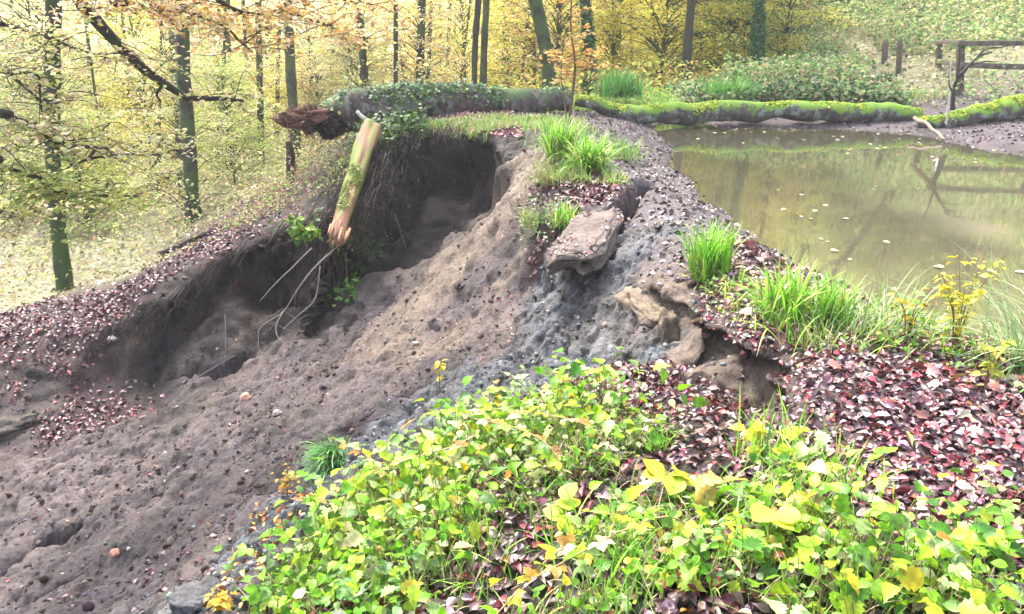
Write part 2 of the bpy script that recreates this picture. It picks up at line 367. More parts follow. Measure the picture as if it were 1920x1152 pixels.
XYZ = [(0,0,0,8),(-1,0,-.15,8),(1,0,0,8),(2,0,0,4),(-.8,1.2,-.35,8),(3,1,0,4),(4,2,-.1,4),(5,3,-.4,5),(3,-2,0,4),(0,-3,0,4),(-2,0,-.9,8),
 (-3,1,-1.8,0),(-5,0,-2.8,0),(-3,-3,-1.5,0),(6,0,-.2,4),(-6,3,-3,0),(-9,5,-3,4),(-10,9,-3,6),(-1.3,1.0,-.6,8),(-1.9,1.8,-1.2,2),
 (-15,15,-3.2,6),(-12,25,-3.2,6),(-5,25,-2.5,6),(-30,30,-2,6),(-40,60,-1,6),(-10,70,-1,6),(-20,45,-1.5,6),(-1.5,16,-.5,6),(0,20,-.9,6),(-5,18,-1.9,6),
 (3,16.2,0,6),(8,17,.2,6),(6,25,.0,6),(4,35,-.6,6),(12,20,1.2,6),(18,25,4.5,6),(15,35,6,6),(30,30,10,6),(30,60,16,6),(10,50,1.5,6),(40,10,8,6),(20,12,2.2,6),
 (80,80,35,6),(-80,80,0,6),(0,130,0,6),(-80,20,0,6),(80,0,16,6),(-60,130,2,6),(60,130,40,6),
 (4,8,-.8,7),(4,11,-.8,7),(7,9,-.8,7),(6,12.3,-.6,7),(3.5,12.5,-.6,7),(10,9,-.7,7),(8,6,-.8,7),(5.5,5.8,-.8,7),(12,5,-.7,7),
 (12,13,.2,5),(15,8,.3,5),(9,12.6,-.1,5),(7.6,11.7,-.17,5),(8.7,11.4,-.15,5),(10.5,11.2,-.1,5),
 (2.5,14.2,-.2,5),(4,14.2,-.2,5),(6,14.2,-.2,5),(8,14,-.1,5)]
pts = []
for px, py, z, zn in PIX: p = W(px, py, z); pts.append((p[0], p[1], z, zn))
for k, (px, py) in enumerate(SHORE):
    p = W(px, py, -.27); pts.append((p[0], p[1], -.25, 5))
    d = np.array((1.0, 0.12)) if k > 3 else np.array((0.75, 0.65))
    pts.append((p[0] + d[0] * .8, p[1] + d[1] * .8, -.55, 7)); pts.append((p[0] - d[0] * .35, p[1] - d[1] * .35, -.12, 5 if k > 3 else 4))
pts += XYZ; pts = np.array(pts, float)
def rbf_fit(xy, z):
    D = np.linalg.norm(xy[:, None] - xy[None], axis=2); n = len(xy)
    A = np.zeros((n + 3, n + 3)); A[:n, :n] = -D + np.eye(n) * 0.015; A[:n, n] = 1; A[:n, n + 1:] = xy; A[n, :n] = 1; A[n + 1:, :n] = xy.T
    return np.linalg.solve(A, np.concatenate([z, np.zeros(3)]))
cf = rbf_fit(pts[:, :2], pts[:, 2])
def height(xy):
    out = np.empty(len(xy)); n = len(pts)
    for a in range(0, len(xy), 60000):
        q = xy[a:a + 60000]
        D = np.sqrt((q[:, 0:1] - pts[None, :, 0]) ** 2 + (q[:, 1:2] - pts[None, :, 1]) ** 2)
        out[a:a + 60000] = -D @ cf[:n] + cf[n] + q @ cf[n + 1:]
    return out
ZC = np.array([(0.088,0.070,0.069),(0.155,0.118,0.088),(0.070,0.078,0.086),(0.018,0.014,0.013),(0.055,0.030,0.030),(0.115,0.092,0.094),(0.20,0.185,0.095),(0.09,0.07,0.045),(0.025,0.018,0.013)])
def zones(xy):
    Wt = np.zeros((len(xy), 9)); oh = np.eye(9)[pts[:, 3].astype(int)]
    for a in range(0, len(xy), 60000):
        q = xy[a:a + 60000]
        D2 = (q[:, 0:1] - pts[None, :, 0]) ** 2 + (q[:, 1:2] - pts[None, :, 1]) ** 2 + 0.003
        w_ = 1 / D2 ** 2.5; Wt[a:a + 60000] = (w_ @ oh) / w_.sum(1)[:, None]
    return Wt
NT, NR = 860, 1120
th = np.linspace(R(-82), R(82), NT)
rr = np.concatenate([np.exp(np.linspace(math.log(0.5), math.log(18), NR - 150, endpoint=False)), np.exp(np.linspace(math.log(18), math.log(150), 150))])
TH, RR = np.meshgrid(th, rr)                     # rows = rings
gx = (RR * np.sin(TH)).ravel(); gy = (RR * np.cos(TH)).ravel(); XY = np.stack([gx, gy], -1)
wx = np.stack([XY[:, 0], XY[:, 1], 0 * gx], -1)
warp = np.stack([fbm(wx * 1.3 + 3, 3), fbm(wx * 1.3 + 40, 3)], -1) * 0.10
near = np.clip(1 - (RR.ravel() - 14) / 10, 0, 1)
Z = height(XY + warp * near[:, None])
ZW = zones(XY + warp * 2.2 + np.stack([fbm(wx * 6 + 9, 2), fbm(wx * 6 + 70, 2)], -1) * 0.05)
# cracks (trenches) in the crest and in the slumped floor
def seg_dist(xy, A, B):
    d = B[:2] - A[:2]; t = np.clip(((xy - A[:2]) @ d) / (d @ d), 0, 1)
    return np.linalg.norm(xy - (A[:2] + t[:, None] * d), axis=1), t
def poly_dist(xy, P):
    best = np.full(len(xy), 1e9); zz = np.zeros(len(xy)); side = np.zeros(len(xy)); nv = np.zeros((len(xy), 2))
    for a in range(len(P) - 1):
        d, t = seg_dist(xy, P[a], P[a + 1]); m = d < best
        best[m] = d[m]; zz[m] = (P[a][2] * (1 - t) + P[a + 1][2] * t)[m]
        e = P[a + 1][:2] - P[a][:2]; e = e / np.linalg.norm(e); nn = np.array((e[1], -e[0]))
        side[m] = ((xy - P[a][:2]) @ nn)[m]; nv[m] = nn
    return best, zz, side, nv
for poly, dep, wd in (([(1208,342,-.08),(1185,385,-.12),(1160,430,-.25),(1125,482,-.42)], .6, .07),
                      ([(0,1068,-2.6),(80,1010,-2.6),(170,955,-2.5)], .22, .06), ([(0,1145,-2.5),(60,1125,-2.4),(150,1075,-2.4)], .15, .05),
                      ([(330,700,-2.5),(440,690,-2.45),(560,600,-2.2)], .2, .08), ([(480,905,-1.9),(400,935,-2.0)], .14, .05),
                      ([(660,790,-1.7),(600,880,-1.5),(560,960,-1.3)], .16, .09)):
    P = [W(*p) for p in poly]; m = RR.ravel() < 14
    d, _, _, _ = poly_dist(XY[m] + fbm(wx[m] * 7, 2)[:, None] * 0.035, P)
    Z[m] -= dep * np.exp(-(d / wd) ** 2)
RIMS = [[(960,292,-.04),(930,266,-.03),(880,248,0),(820,240,0),(760,250,-.02),(715,262,-.08),(690,310,-.35),(655,370,-.62),(630,402,-.78),(560,412,-.95),(480,452,-1.2),(400,492,-1.4),(300,562,-1.65),(215,612,-1.87)],
        [(1250,545,-.25),(1300,604,-.18),(1345,618,-.15),(1400,645,-.11),(1462,705,-.06)],
        [(1025,400,-.2),(1035,440,-.22),(1080,455,-.22),(1118,452,-.22)]]
RIMW = [[W(*p) for p in r] for r in RIMS]
m = (RR.ravel() < 15)
jit = np.stack([fbm(wx[m] * 2.4 + 90, 3), fbm(wx[m] * 2.4 + 120, 3)], -1)
for P, s0, H, wd, jw in zip(RIMW, (-1, 1, 1), (0.66, 0.12, 0.14), (0.5, 0.18, 0.16), (0.16, 0.05, 0.04)):
    d, zr, side, nv = poly_dist(XY[m] + jit * jw, P); sd = side * s0
    k = (1 - np.exp(-np.maximum(sd, 0) / 0.05)) * np.exp(-(d / wd) ** 2) * (sd > 0)
    if H > .5: k = k * (.25 + .75 * sstep(np.linalg.norm(XY[m] - P[-1][:2], axis=1), .3, 2.2))
    Z[m] -= H * k * (1 + 0.5 * vnoise(wx[m] * 1.7 + 5))
hc = W(800,420,-1.2); hm = np.exp(-(((XY - (hc[:2] + np.array((.15, .1)))) / np.array((.75, .8))) ** 2).sum(1)); Z -= .42 * hm * sstep(Z, -.3, -.8) * 1.0
P3 = np.stack([gx, gy, Z], -1)
def normals(P3):
    G = P3.reshape(NR, NT, 3); du = np.gradient(G, axis=1); dv = np.gradient(G, axis=0)
    n = np.cross(du, dv); n /= np.linalg.norm(n, axis=2)[..., None] + 1e-12; n = n.reshape(-1, 3)
    return n * np.sign(n[:, 2:3] + 1e-9)
# overhanging turf lips: the rim leans out over the scarp
m = (RR.ravel() < 15)
for P, A, wdt, hh in zip(RIMW, (0.27, 0.10, 0.03), (0.7, 0.3, 0.25), (0.32, 0.12, 0.12)):
    d, zr, side, nv = poly_dist(P3[m][:, :2], P)
    s0 = -1.0 if P is RIMW[0] else 1.0
    out = nv * s0                                 # direction towards the gully
    tp = sstep(np.linalg.norm(P3[m][:, :2] - P[0][:2], axis=1), .5, 1.6) if P is RIMW[0] else 1
    k = np.exp(-(d / wdt) ** 2) * sstep(zr - P3[m][:, 2], hh * .35, hh) * tp * (sstep(np.linalg.norm(P3[m][:, :2] - P[-1][:2], axis=1), .3, 2.2) if A > .2 else 1) * (1 + 0.6 * fbm(P3[m] * 2.2 + 31, 3)) * (side * s0 > -.3)
    P3[m, :2] = P3[m, :2] - out * (A * k)[:, None]
    if P is RIMW[0]:
        ZW[m, 3] += 1.5 * np.exp(-(d / 0.35) ** 2) * sstep(zr - P3[m][:, 2], 0.05, 0.2)  # face below the lip darkened: wet humus and overhang shade in one colour
ppx, ppy = project(P3); ppx = ppx + 30 * fbm(P3 * 2.5, 3) + 22 * vnoise(P3 * 17) + 12 * vnoise(P3 * 50); ppy = ppy + 28 * fbm(P3 * 2.5 + 50, 3) + 20 * vnoise(P3 * 17 + 9); rf = RR.ravel()
for poly, zn, lo, hi in (([(1040,500),(1110,480),(1170,430),(1230,440),(1190,520),(1240,600),(1260,670),(1150,700),(1000,700),(960,690),(1000,600)], 2, 3, 9),
                         ([(740,790),(820,750),(900,720),(960,740),(800,830),(700,900),(600,1010),(520,1080),(470,1152),(330,1152),(480,1020),(590,950),(650,860)], 2, 2, 9),
                         ([(680,300),(760,250),(930,260),(950,330),(900,400),(830,470),(760,500),(690,510),(640,560),(600,640),(560,640),(590,500),(630,420)], 3, 7.5, 13),  # hollow painted near black, dark soil plus the shade under the rim
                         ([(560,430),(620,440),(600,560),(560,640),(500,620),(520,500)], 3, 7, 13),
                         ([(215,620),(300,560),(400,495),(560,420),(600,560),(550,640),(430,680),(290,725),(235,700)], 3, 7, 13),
                         ([(1270,610),(1330,625),(1460,710),(1460,790),(1400,760),(1280,690)], 1, 2.5, 6),
                         ([(850,215),(950,215),(960,245),(850,245)], 4, 9, 14)):
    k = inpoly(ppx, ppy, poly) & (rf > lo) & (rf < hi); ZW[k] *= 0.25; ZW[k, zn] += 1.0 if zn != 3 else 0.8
ZW /= ZW.sum(1)[:, None]
nrm = normals(P3)
soil = ZW[:, 0] + ZW[:, 1] * .8 + ZW[:, 3] + ZW[:, 2]
dirv = np.array((-0.42, -0.9)); along = P3[:, :2] @ dirv; across = P3[:, :2] @ np.array((0.9, -0.42))
an = np.stack([across * 5, along * 1.1, P3[:, 2] * 3], -1)
disp = soil * (0.065 * fbm(P3 * 2.6, 3) + 0.05 * (0.35 - np.abs(vnoise(P3 * 4.7 + 3))) + 0.032 * (0.4 - np.abs(vnoise(P3 * 11))) + 0.012 * vnoise(P3 * 27) + 0.008 * vnoise(P3 * 55))
disp += (ZW[:, 2] + 1.0 * ZW[:, 0] + 1.3 * ZW[:, 1]) * 0.065 * (np.abs(fbm(an, 3)) - 0.25)
disp += ZW[:, 2] * (0.055 * (0.5 - np.abs(vnoise(an * 3 + 9))) + 0.03 * (0.5 - np.abs(vnoise(P3 * 14 + 9))))
disp += (ZW[:, 4] + ZW[:, 8] + ZW[:, 5] * .7 + ZW[:, 6]) * (0.025 * fbm(P3 * 4, 3) + .006 * vnoise(P3 * 30))
disp *= np.clip(1.2 - RR.ravel() / 60, 0.4, 1)
P3 = P3 + nrm * disp[:, None]
nrm = normals(P3)
# chunky broken surface (cell noise)
def cells(P, seed):
    b = np.floor(P - 0.5).astype(np.int64); f1 = np.full(len(P), 9.0); f2 = np.full(len(P), 9.0); cid = np.zeros(len(P))
    for dx in (0, 1):
        for dy in (0, 1):
            for dz in (0, 1):
                c = b + np.array((dx, dy, dz)); h = _perm[(_perm[(_perm[(c[:, 0] + seed) & 255] + c[:, 1]) & 255] + c[:, 2]) & 255]
                o = c + np.stack([_val[h], _val[(h * 7 + 13) & 255], _val[(h * 13 + 71) & 255]], -1) * 0.42 + 0.5
                d = np.linalg.norm(P - o, axis=1); n_ = d < f1
                f2 = np.where(n_, f1, np.minimum(f2, d)); cid = np.where(n_, _val[(h * 5 + 3) & 255], cid); f1 = np.where(n_, d, f1)
    return f1, f2, cid
ck = np.where((RR.ravel() < 13) & (soil > .25))[0]; q = P3[ck]; tint = np.zeros(len(P3)); w2 = ZW[ck, 2]; w0 = (ZW[ck, 0] + ZW[ck, 1] * .5 + ZW[ck, 3])
qa = np.stack([q[:, :2] @ np.array((0.9, -0.42)), (q[:, :2] @ dirv) * .22, q[:, 2]], -1)
dd = np.zeros(len(ck))
for sc_, amp, an_ in ((3.2, .032, 0), (8.0, .011, 0), (19.0, .006, 0), (5.0, .032, 1), (12.0, .018, 1), (26.0, .008, 1)):
    f1, f2, cid = cells((qa + .05 * np.stack([fbm(q * 5 + 5 * t, 2) for t in range(3)], -1) if an_ else q + .06 * np.stack([fbm(q * 3 + 5 * t, 2) for t in range(3)], -1)) * sc_, int(sc_)); e_ = np.clip((f2 - f1) / .35, 0, 1)
    msk = w2 if an_ else w0 * np.clip(.5 + 1.1 * fbm(q * .9 + 44, 2) + .35 * sstep(q[:, 2], -1.9, -2.3), .08, 1.5) * (1 - .4 * w2)
    dd += amp * msk * (e_ ** .6 - .6 + .5 * cid); tint[ck] += (.16 if an_ else .08) * cid * msk * 2
P3[ck] += nrm[ck] * dd[:, None]; nrm = normals(P3)
col = (ZW @ ZC) * (1 + tint)[:, None]
lay = vnoise(an * 0.9 + 50)
col *= (1 + (0.30 * lay + .26 * vnoise(np.stack([across * 16, along * 1.3, P3[:, 2] * 2], -1)) + .16 * vnoise(np.stack([across * 45, along * 3, P3[:, 2] * 3], -1))) * soil)[:, None]
oc = np.clip(fbm(an * 0.8 + 11, 3) * 1.2, 0, 1)[:, None] * soil[:, None]
col = col * (1 - 0.4 * oc) + np.array((0.23, 0.175, 0.14)) * 0.32 * oc
i = np.arange(NR - 1)[:, None] * NT; j = np.arange(NT - 1)[None]
Fc = np.stack([i + j, i + NT + j, i + NT + j + 1, i + j + 1], -1).reshape(-1, 4)
g = mk('ground', P3, Fc[:, ::-1] if False else Fc, M_GROUND, col, None, True); g['kind'] = 'structure'
area = (RR * np.gradient(RR, axis=0) * (th[1] - th[0])).ravel()
PX, PY = project(P3); RF = RR.ravel()
def pick(N, weight):
    p = weight * area; p = p / p.sum()
    k = rng.choice(len(p), N, p=p)
    return k
def gz(x, y):
    r = math.hypot(x, y); a = math.atan2(x, y)
    ir = np.searchsorted(rr, r); it = int(round((a - th[0]) / (th[1] - th[0])))
    return P3[min(ir, NR - 1) * NT + min(max(it, 0), NT - 1)]
def gp(px, py):
    """ground point seen at a pixel: nearest terrain vertex along the ray"""
    m = (np.abs(PX - px) < 6) & (np.abs(PY - py) < 6)
    k = np.where(m)[0]
    if len(k) == 0: return W(px, py, 0)
    return P3[k[np.argmin(RF[k])]]

# water
WP = [W(px, py, -.25) for px, py in SHORE]
WP = [(p[0] - .45, p[1] - .1) for p in WP] + [(1.9, 15.6), (24, 15.6), (24, 2.2), (WP[0][0] - .4, 2.2)]
ax = np.linspace(1.2, 24, 160); ay = np.linspace(2.2, 15.6, 110)
AX, AY = np.meshgrid(ax, ay); V = np.stack([AX.ravel(), AY.ravel(), np.full(AX.size, -0.25)], -1)
i = np.arange(109)[:, None] * 160; j = np.arange(159)[None]
Q = np.stack([i + j, i + j + 1, i + 161 + j, i + 160 + j], -1).reshape(-1, 4)
c = V[Q].mean(1); Q = Q[inpoly(c[:, 0], c[:, 1], WP)]
u_, inv = np.unique(Q, return_inverse=True)
o = mk('water', V[u_], inv.reshape(-1, 4), M_WATER, None, None, True); o['kind'] = 'structure'

#BODY
UPV = np.tile((0, 0, 1.0), (1, 1))
# ------------------------------------------------------------------ leaf litter, soil clods, small stuff (uncountable)
def litter(name, N, weight, size, cols, wts, tmpl, lift=0.01, tilt=0.25, jit=0.25, flat=0.5):
    k = pick(N, weight); n = nrm[k] + rng.normal(0, 0.22, (N, 3)); n /= np.linalg.norm(n, axis=1)[:, None]
    pos = P3[k] + rng.uniform(-1, 1, (N, 3)) * (RF[k] * 0.004 + 0.01)[:, None] * np.array((1, 1, 0.1)) + n * lift * rng.uniform(0.3, 1.6, (N, 1))
    sc = rng.uniform(size[0], size[1], N) * (1 + np.clip(RF[k] - 12, 0, 30) * 0.03)
    M = frames(N, tilt=rng.normal(0.08, tilt, N), roll=rng.normal(0, flat, N), nrm=n)
    pos = pos - M[:, :, 1] * (sc * 0.5)[:, None]
    V, Fc, C = place(tmpl, pos, M, sc, palette(N, cols, wts, jit), rng.uniform(0.7, 1.15, N))
    o = mk(name, V, Fc, M_LITTER, C); tag(o, kind='stuff'); return o
dist = 1 / np.maximum(RF, 1.2) ** 1.3
CUT = inpoly(PX, PY, [(1265,615),(1330,628),(1462,715),(1458,785),(1400,750),(1275,690)]) & (RF < 6)
Zl = ZW[:, 4] * (1 - .93 * CUT); infr = ((PX > -250) & (PX < 2170) & (PY > -100) & (PY < 1300)) | ((RF < 5) & (gx > 0.5) & (gx < 4))
RED = [(.065,.024,.032),(.12,.038,.052),(.30,.050,.075),(.25,.13,.15),(.33,.23,.24),(.035,.018,.02),(.34,.26,.20),(.34,.03,.03),(.50,.44,.30),(.38,.13,.03)]
RW = [4,4,3,4,3,4,1.3,1.2,.35,.4]
nearR = (RF < 6.5) & (gx > 0.3)
litter('leaf_litter', 21000, Zl ** 1.5 * nearR * infr / np.maximum(RF, 1.5), (.022, .058), RED, RW, CURL, .015, .4)
litter('leaf_litter', 320, Zl ** 1.5 * nearR * infr, (.07, .12), [(.50,.46,.28),(.42,.22,.20),(.5,.36,.10),(.30,.12,.10)], [2,3,1,2], SERR, .03, .3)
litter('leaf_litter', 7000, (Zl ** 2 * np.clip(.6 + 1.3 * fbm(P3 * 1.1 + 5, 3), .05, 2) + .04 * ZW[:, 3] * (gx < -3)) * (~nearR) * infr * (RF < 18) * dist, (.045, .08), [(.05,.02,.025),(.10,.03,.04),(.19,.04,.05),(.16,.08,.085),(.24,.15,.15),(.30,.08,.06)], [4,4,3,3,1.2,1], CURL, .02, .35)
litter('leaf_litter', 800, (ZW[:, 0] + ZW[:, 1] * .4) * infr * (RF < 14) * (vnoise(P3 * 1.7) > 0.05) * dist, (.03, .06), RED[:6], RW[:6], CURL, .01)
litter('shore_leaves', 5500, ZW[:, 5] * infr * (P3[:, 2] > -.27) * (RF < 20) * dist, (.04, .075), [(.04,.025,.025),(.09,.055,.05),(.30,.24,.25),(.20,.12,.10),(.38,.30,.14)], [4,3,3,2,.5], CURL, .008, .2)
litter('forest_floor_leaves', 36000, ZW[:, 6] * infr * (RF > 9) * (RF < 60) / np.maximum(RF, 8) ** 1.1, (.055, .095), [(.40,.32,.10),(.33,.28,.11),(.22,.20,.08),(.18,.22,.07),(.28,.17,.10),(.42,.36,.20),(.12,.085,.06)], [3,3,2,2,2,2,2], DIAM, .04, .5)
M_SLAB = M_GROUND
# clods and gravel on the slumped soil
def ico(sub=1):
    import bmesh
    b = bmesh.new(); bmesh.ops.create_icosphere(b, subdivisions=sub, radius=1)
    V = np.array([v.co[:] for v in b.verts]); b.verts.ensure_lookup_table(); Fc = np.array([[v.index for v in f.verts] for f in b.faces]); b.free(); return V, Fc
IC1, IC2, IC3 = ico(1), ico(2), ico(4)
def clods(name, N, weight, size, cols, wts, mat):
    A = Acc()
    k = pick(N, weight)
    for v in range(5):
        kk = k[v::5]; n = len(kk)
        T = IC1[0] * (1 + 0.35 * rng.normal(0, 1, (len(IC1[0]), 1)).clip(-1, 1)); T = T * np.array((1, .8, .6))
        sc = size[0] * (size[1] / size[0]) ** rng.random(n) ** 2.2
        V, Fc, C = place((T, IC1[1]), P3[kk] + rng.uniform(-.015, .015, (n, 3)), frames(n, tilt=rng.uniform(-1, 1, n), roll=rng.uniform(-1, 1, n)), sc, palette(n, cols, wts, .25))
        A.add(V, Fc, C)
    o = A.mk(name, mat, smooth=False); tag(o, kind='stuff'); return o
clods('soil_clods', 4000, (ZW[:, 0] + ZW[:, 3] * .6 + ZW[:, 1] * .3) * infr * (RF < 14) * dist * (vnoise(P3 * 1.2 + 8) > -.2), (.006, .04), [(.075,.057,.052),(.10,.08,.07),(.05,.037,.035),(.14,.11,.09)], [4,3,3,1], M_CLOD)
clods('gravel', 6000, (ZW[:, 2] + ZW[:, 1] * .4 + ZW[:, 0] * .15) * infr * (RF < 12) * dist, (.005, .028), [(.11,.115,.115),(.18,.18,.18),(.07,.075,.08),(.30,.28,.26)], [4,2,3,.6], M_STONE)

# ------------------------------------------------------------------ single stones and clay blocks
def stone(px, py, size, colr, name, label, cat, squash=(1, .8, .6), rough=.3, sub=IC3, pos=None, mat=None, az=0.0, group=None, boxy=0, tiltx=0.0):
    V, Fc = sub
    if boxy: V = np.sign(V) * np.abs(V) ** boxy; V = V / np.abs(V).max()
    p = gp(px, py) if pos is None else np.array(pos)
    q = V * (1 + rough * fbm(V * 1.7 + px, 4)[:, None]) * np.array(squash) * size
    q += V * size * 0.03 * vnoise(V * 9 + px)[:, None]
    c_, s_ = cos(tiltx), sin(tiltx); q = q @ np.array([(1, 0, 0), (0, c_, s_), (0, -s_, c_)])
    c_, s_ = cos(az), sin(az); q = q @ np.array([(c_, s_, 0), (-s_, c_, 0), (0, 0, 1)])
    o = mk(name, q, Fc, mat or M_STONE, np.tile(colr, (len(V), 1)) * (1 + .25 * fbm(V * 3, 3)[:, None]), None, True); o.location = p + np.array((0, 0, size * squash[2] * (.35 if pos is None else 0)))
    return tag(o, label, cat, group)
stone(458,745,.055,(.55,.30,.20),'stone','small rounded orange pink stone lying alone on the bare brown soil','stone',(1,.9,1.1),.15)
stone(216,1036,.035,(.52,.25,.17),'stone','tiny orange stone low on the slumped soil at the left','stone',(1,.9,.9),.15)
stone(365,1128,.075,(.13,.13,.135),'stone','pale grey smooth stone beside the orange leaves at the gully foot','stone',(1.2,.9,.6),.35,mat=M_GROUND,boxy=.7)
stone(30,800,.17,(.085,.068,.058),'boulder','buff brown soil covered boulder at the left foot of the red leaf bank','boulder',(1.5,.9,.6),.55,az=.5,mat=M_GROUND)
stone(520,770,.045,(.30,.24,.21),'stone','rough brown stone on the slope right of the orange stone','stone')
stone(775,640,.03,(.45,.40,.34),'stone','small pale pebble on the ochre spur of the gully','stone')
stone(1075,470,.60,(.155,.12,.10),'clay_slab','long tilted brown clay slab beside the dark crack, beneath the small grass tuft','clay slab',(.36,1.0,.17),.26,pos=W(1108,436,z=-.18)+np.array((-.03,-.06,-.05)),mat=M_SLAB,az=-.36,boxy=.5,tiltx=.10)
so_ = bpy.data.objects['clay_slab']; sv = np.array([v.co[:] for v in so_.data.vertices]); sn = np.array([v.normal[:] for v in so_.data.vertices]); kk = np.where(sn[:, 2] > .8)[0]; kk = rng.choice(kk, 110)
V, Fc, C = place(CURL, sv[kk] + np.array(so_.location) + sn[kk] * .012, frames(110, nrm=sn[kk], roll=rng.normal(0, .3, 110)), rng.uniform(.025, .055, 110), palette(110, RED, RW, .2)); tag(mk('leaf_litter', V, Fc, M_LITTER, C), kind='stuff')
stone(1228,575,.24,(.24,.185,.125),'clay_slab','pale cream clay slab at the crest edge above the grey clay','clay slab',(.75,1.1,.40),.34,pos=W(1222,575,Y=5.15)-np.array((-.02,-.10,.06)),mat=M_GROUND,az=.55,boxy=.6,tiltx=.25)
stone(1262,628,.13,(.19,.145,.10),'clay_block','narrow cream clay lump hanging below the pale crest slab','clay block',(.6,.7,1.2),.3,pos=W(1256,622,Y=4.9)-np.array((0,-.02,.03)),mat=M_GROUND,boxy=.7)
stone(600,395,.09,(.20,.165,.135),'stone','pale angular stone among red leaves left of the peeled log','stone',(1.2,.6,.7),.4)
stone(1232,424,.035,(.03,.03,.03),'stone','small dark stone on the muddy crest beside the crack','stone')
stone(410,636,.05,(.5,.47,.40),'stone','whitish pebble at the left end of the dark soil scarp','stone',pos=gp(205,632))

# ------------------------------------------------------------------ roots hanging from the overhanging lips
def along(P, n):
    P = np.array(P); s = np.r_[0, np.cumsum(np.linalg.norm(np.diff(P, axis=0), axis=1))]
    t = rng.uniform(0, s[-1], n); return np.stack([np.interp(t, s, P[:, c]) for c in range(3)], -1)
A = Acc()
for P, n, L in ((RIMW[0][2:9], 800, .85), (RIMW[0][6:9], 420, 1.3), (RIMW[0][8:], 420, .4)):
    for p in along(P, n):
        ln = L * rng.uniform(.25, 1); r0 = rng.choice([.0025, .004, .007], p=[.6, .3, .1])
        d0 = np.array((rng.normal(-.0, .2), rng.normal(-.10, .09), rng.uniform(-.25, .0))) * (1 if L > .2 else .3)
        q = p + d0 * min(1, L * 1.6); pts_ = [q + np.array((0, .25, .05)), q]
        step = ln / 5; dirr = np.array((rng.normal(0, .4), rng.normal(0, .3), -1.0))
        for s_ in range(5):
            dirr = dirr + rng.normal(0, .35, 3); dirr[2] = min(dirr[2], -.3); q = q + dirr / np.linalg.norm(dirr) * step; pts_.append(q)
        c_ = (.17, .135, .11) if rng.random() < .08 else ((.05, .038, .032) if rng.random() < .4 else (.016, .012, .012))
        V, Fc = tube(pts_, np.linspace(r0, r0 * .35, 7), 4, cap=False); A.add(V, Fc, c_)
o = A.mk('hanging_roots', M_STICK); tag(o, kind='stuff')
def pathobj(name, lines, mat, label, cat, parent=None, sides=8, rough=.15, n=24, col_=(1, 1, 1), part=None):
    """lines: list of (world points, r0, r1); one mesh"""
    A = Acc()
    for P, r0, r1 in lines:
        C_ = catmull(P, n) ; C_ = C_ + np.stack([fbm(C_ * 4 + k * 9, 2) for k in range(3)], -1) * min(r0 * .8, .02)
        V, Fc = tube(C_, np.linspace(r0, r1, n), sides, rough, 6); A.add(V, Fc, col_)
    if parent is not None: return A.mk(name, mat, parent, True)
    o = A.thing(name, mat, True); return tag(o, label, cat)
yr = gp(590, 500)[1]
RY = 8.75
def L3(pl, Y0, Y1=None):
    Y1 = Y0 if Y1 is None else Y1; n = len(pl)
    return [W(x, y, Y=Y0 + (Y1 - Y0) * k / max(1, n - 1)) for k, (x, y) in enumerate(pl)]
r = empty('exposed_root', W(590, 500, Y=RY), 'long pale bare root curling down in front of the dark scarp', 'root')
pathobj('main_root', [(L3([(640,455),(592,500),(560,540),(530,585),(492,612),(484,640),(492,662),(545,672)], RY, 8.2), .012, .004)], M_STICK, 0, 0, r, 6, .45, 60, (.20,.17,.155))
pathobj('side_root', [(L3([(530,585),(518,610),(520,632),(545,655)], 8.42, 8.2), .009, .004)], M_STICK, 0, 0, r, 6, .4, 30, (.26,.22,.2))
for k in range(16):
    q0 = L3([(600,520),(560,545),(530,585),(500,608),(490,650)], 8.7, 8.25)[k % 5] + rng.normal(0, .03, 3); dr = np.array((rng.normal(0, .2), rng.normal(0, .1), -rng.uniform(.05, .3)))
    pathobj('rootlet', [([q0, q0 + dr * .5 + rng.normal(0, .03, 3), q0 + dr + rng.normal(0, .05, 3)], .004, .0015)], M_STICK, 0, 0, r, 4, .3, 10, (.16,.13,.12))
pathobj('side_root', [(L3([(600,500),(590,560),(560,590),(530,618)], 8.7, 8.4), .009, .005)], M_STICK, 0, 0, r, 6, .2, 20, (.24,.2,.18))
pathobj('exposed_root', [(L3([(585,465),(560,490),(520,530),(485,565)], 9.0, 8.8), .011, .005)], M_STICK, 'straight grey root slanting left of the long curled root', 'root', col_=(.22,.18,.16))
pathobj('exposed_root', [(L3([(422,590),(423,640),(420,690)], 8.5, 8.25), .008, .004)], M_STICK, 'thin upright grey root against the left dark scarp', 'root', col_=(.22,.18,.18))
pathobj('exposed_root', [(L3([(300,745),(350,720),(400,690),(440,668)], 7.9, 8.2), .007, .004)], M_STICK, 'thin grey root lying along the foot of the left scarp', 'root', col_=(.2,.16,.16))
pathobj('exposed_root', [(L3([(740,400),(750,430),(762,470)], 10.5, 10.4), .009, .004)], M_STICK, 'short grey root hanging in the dark hollow right of the peeled log', 'root', col_=(.2,.18,.17))

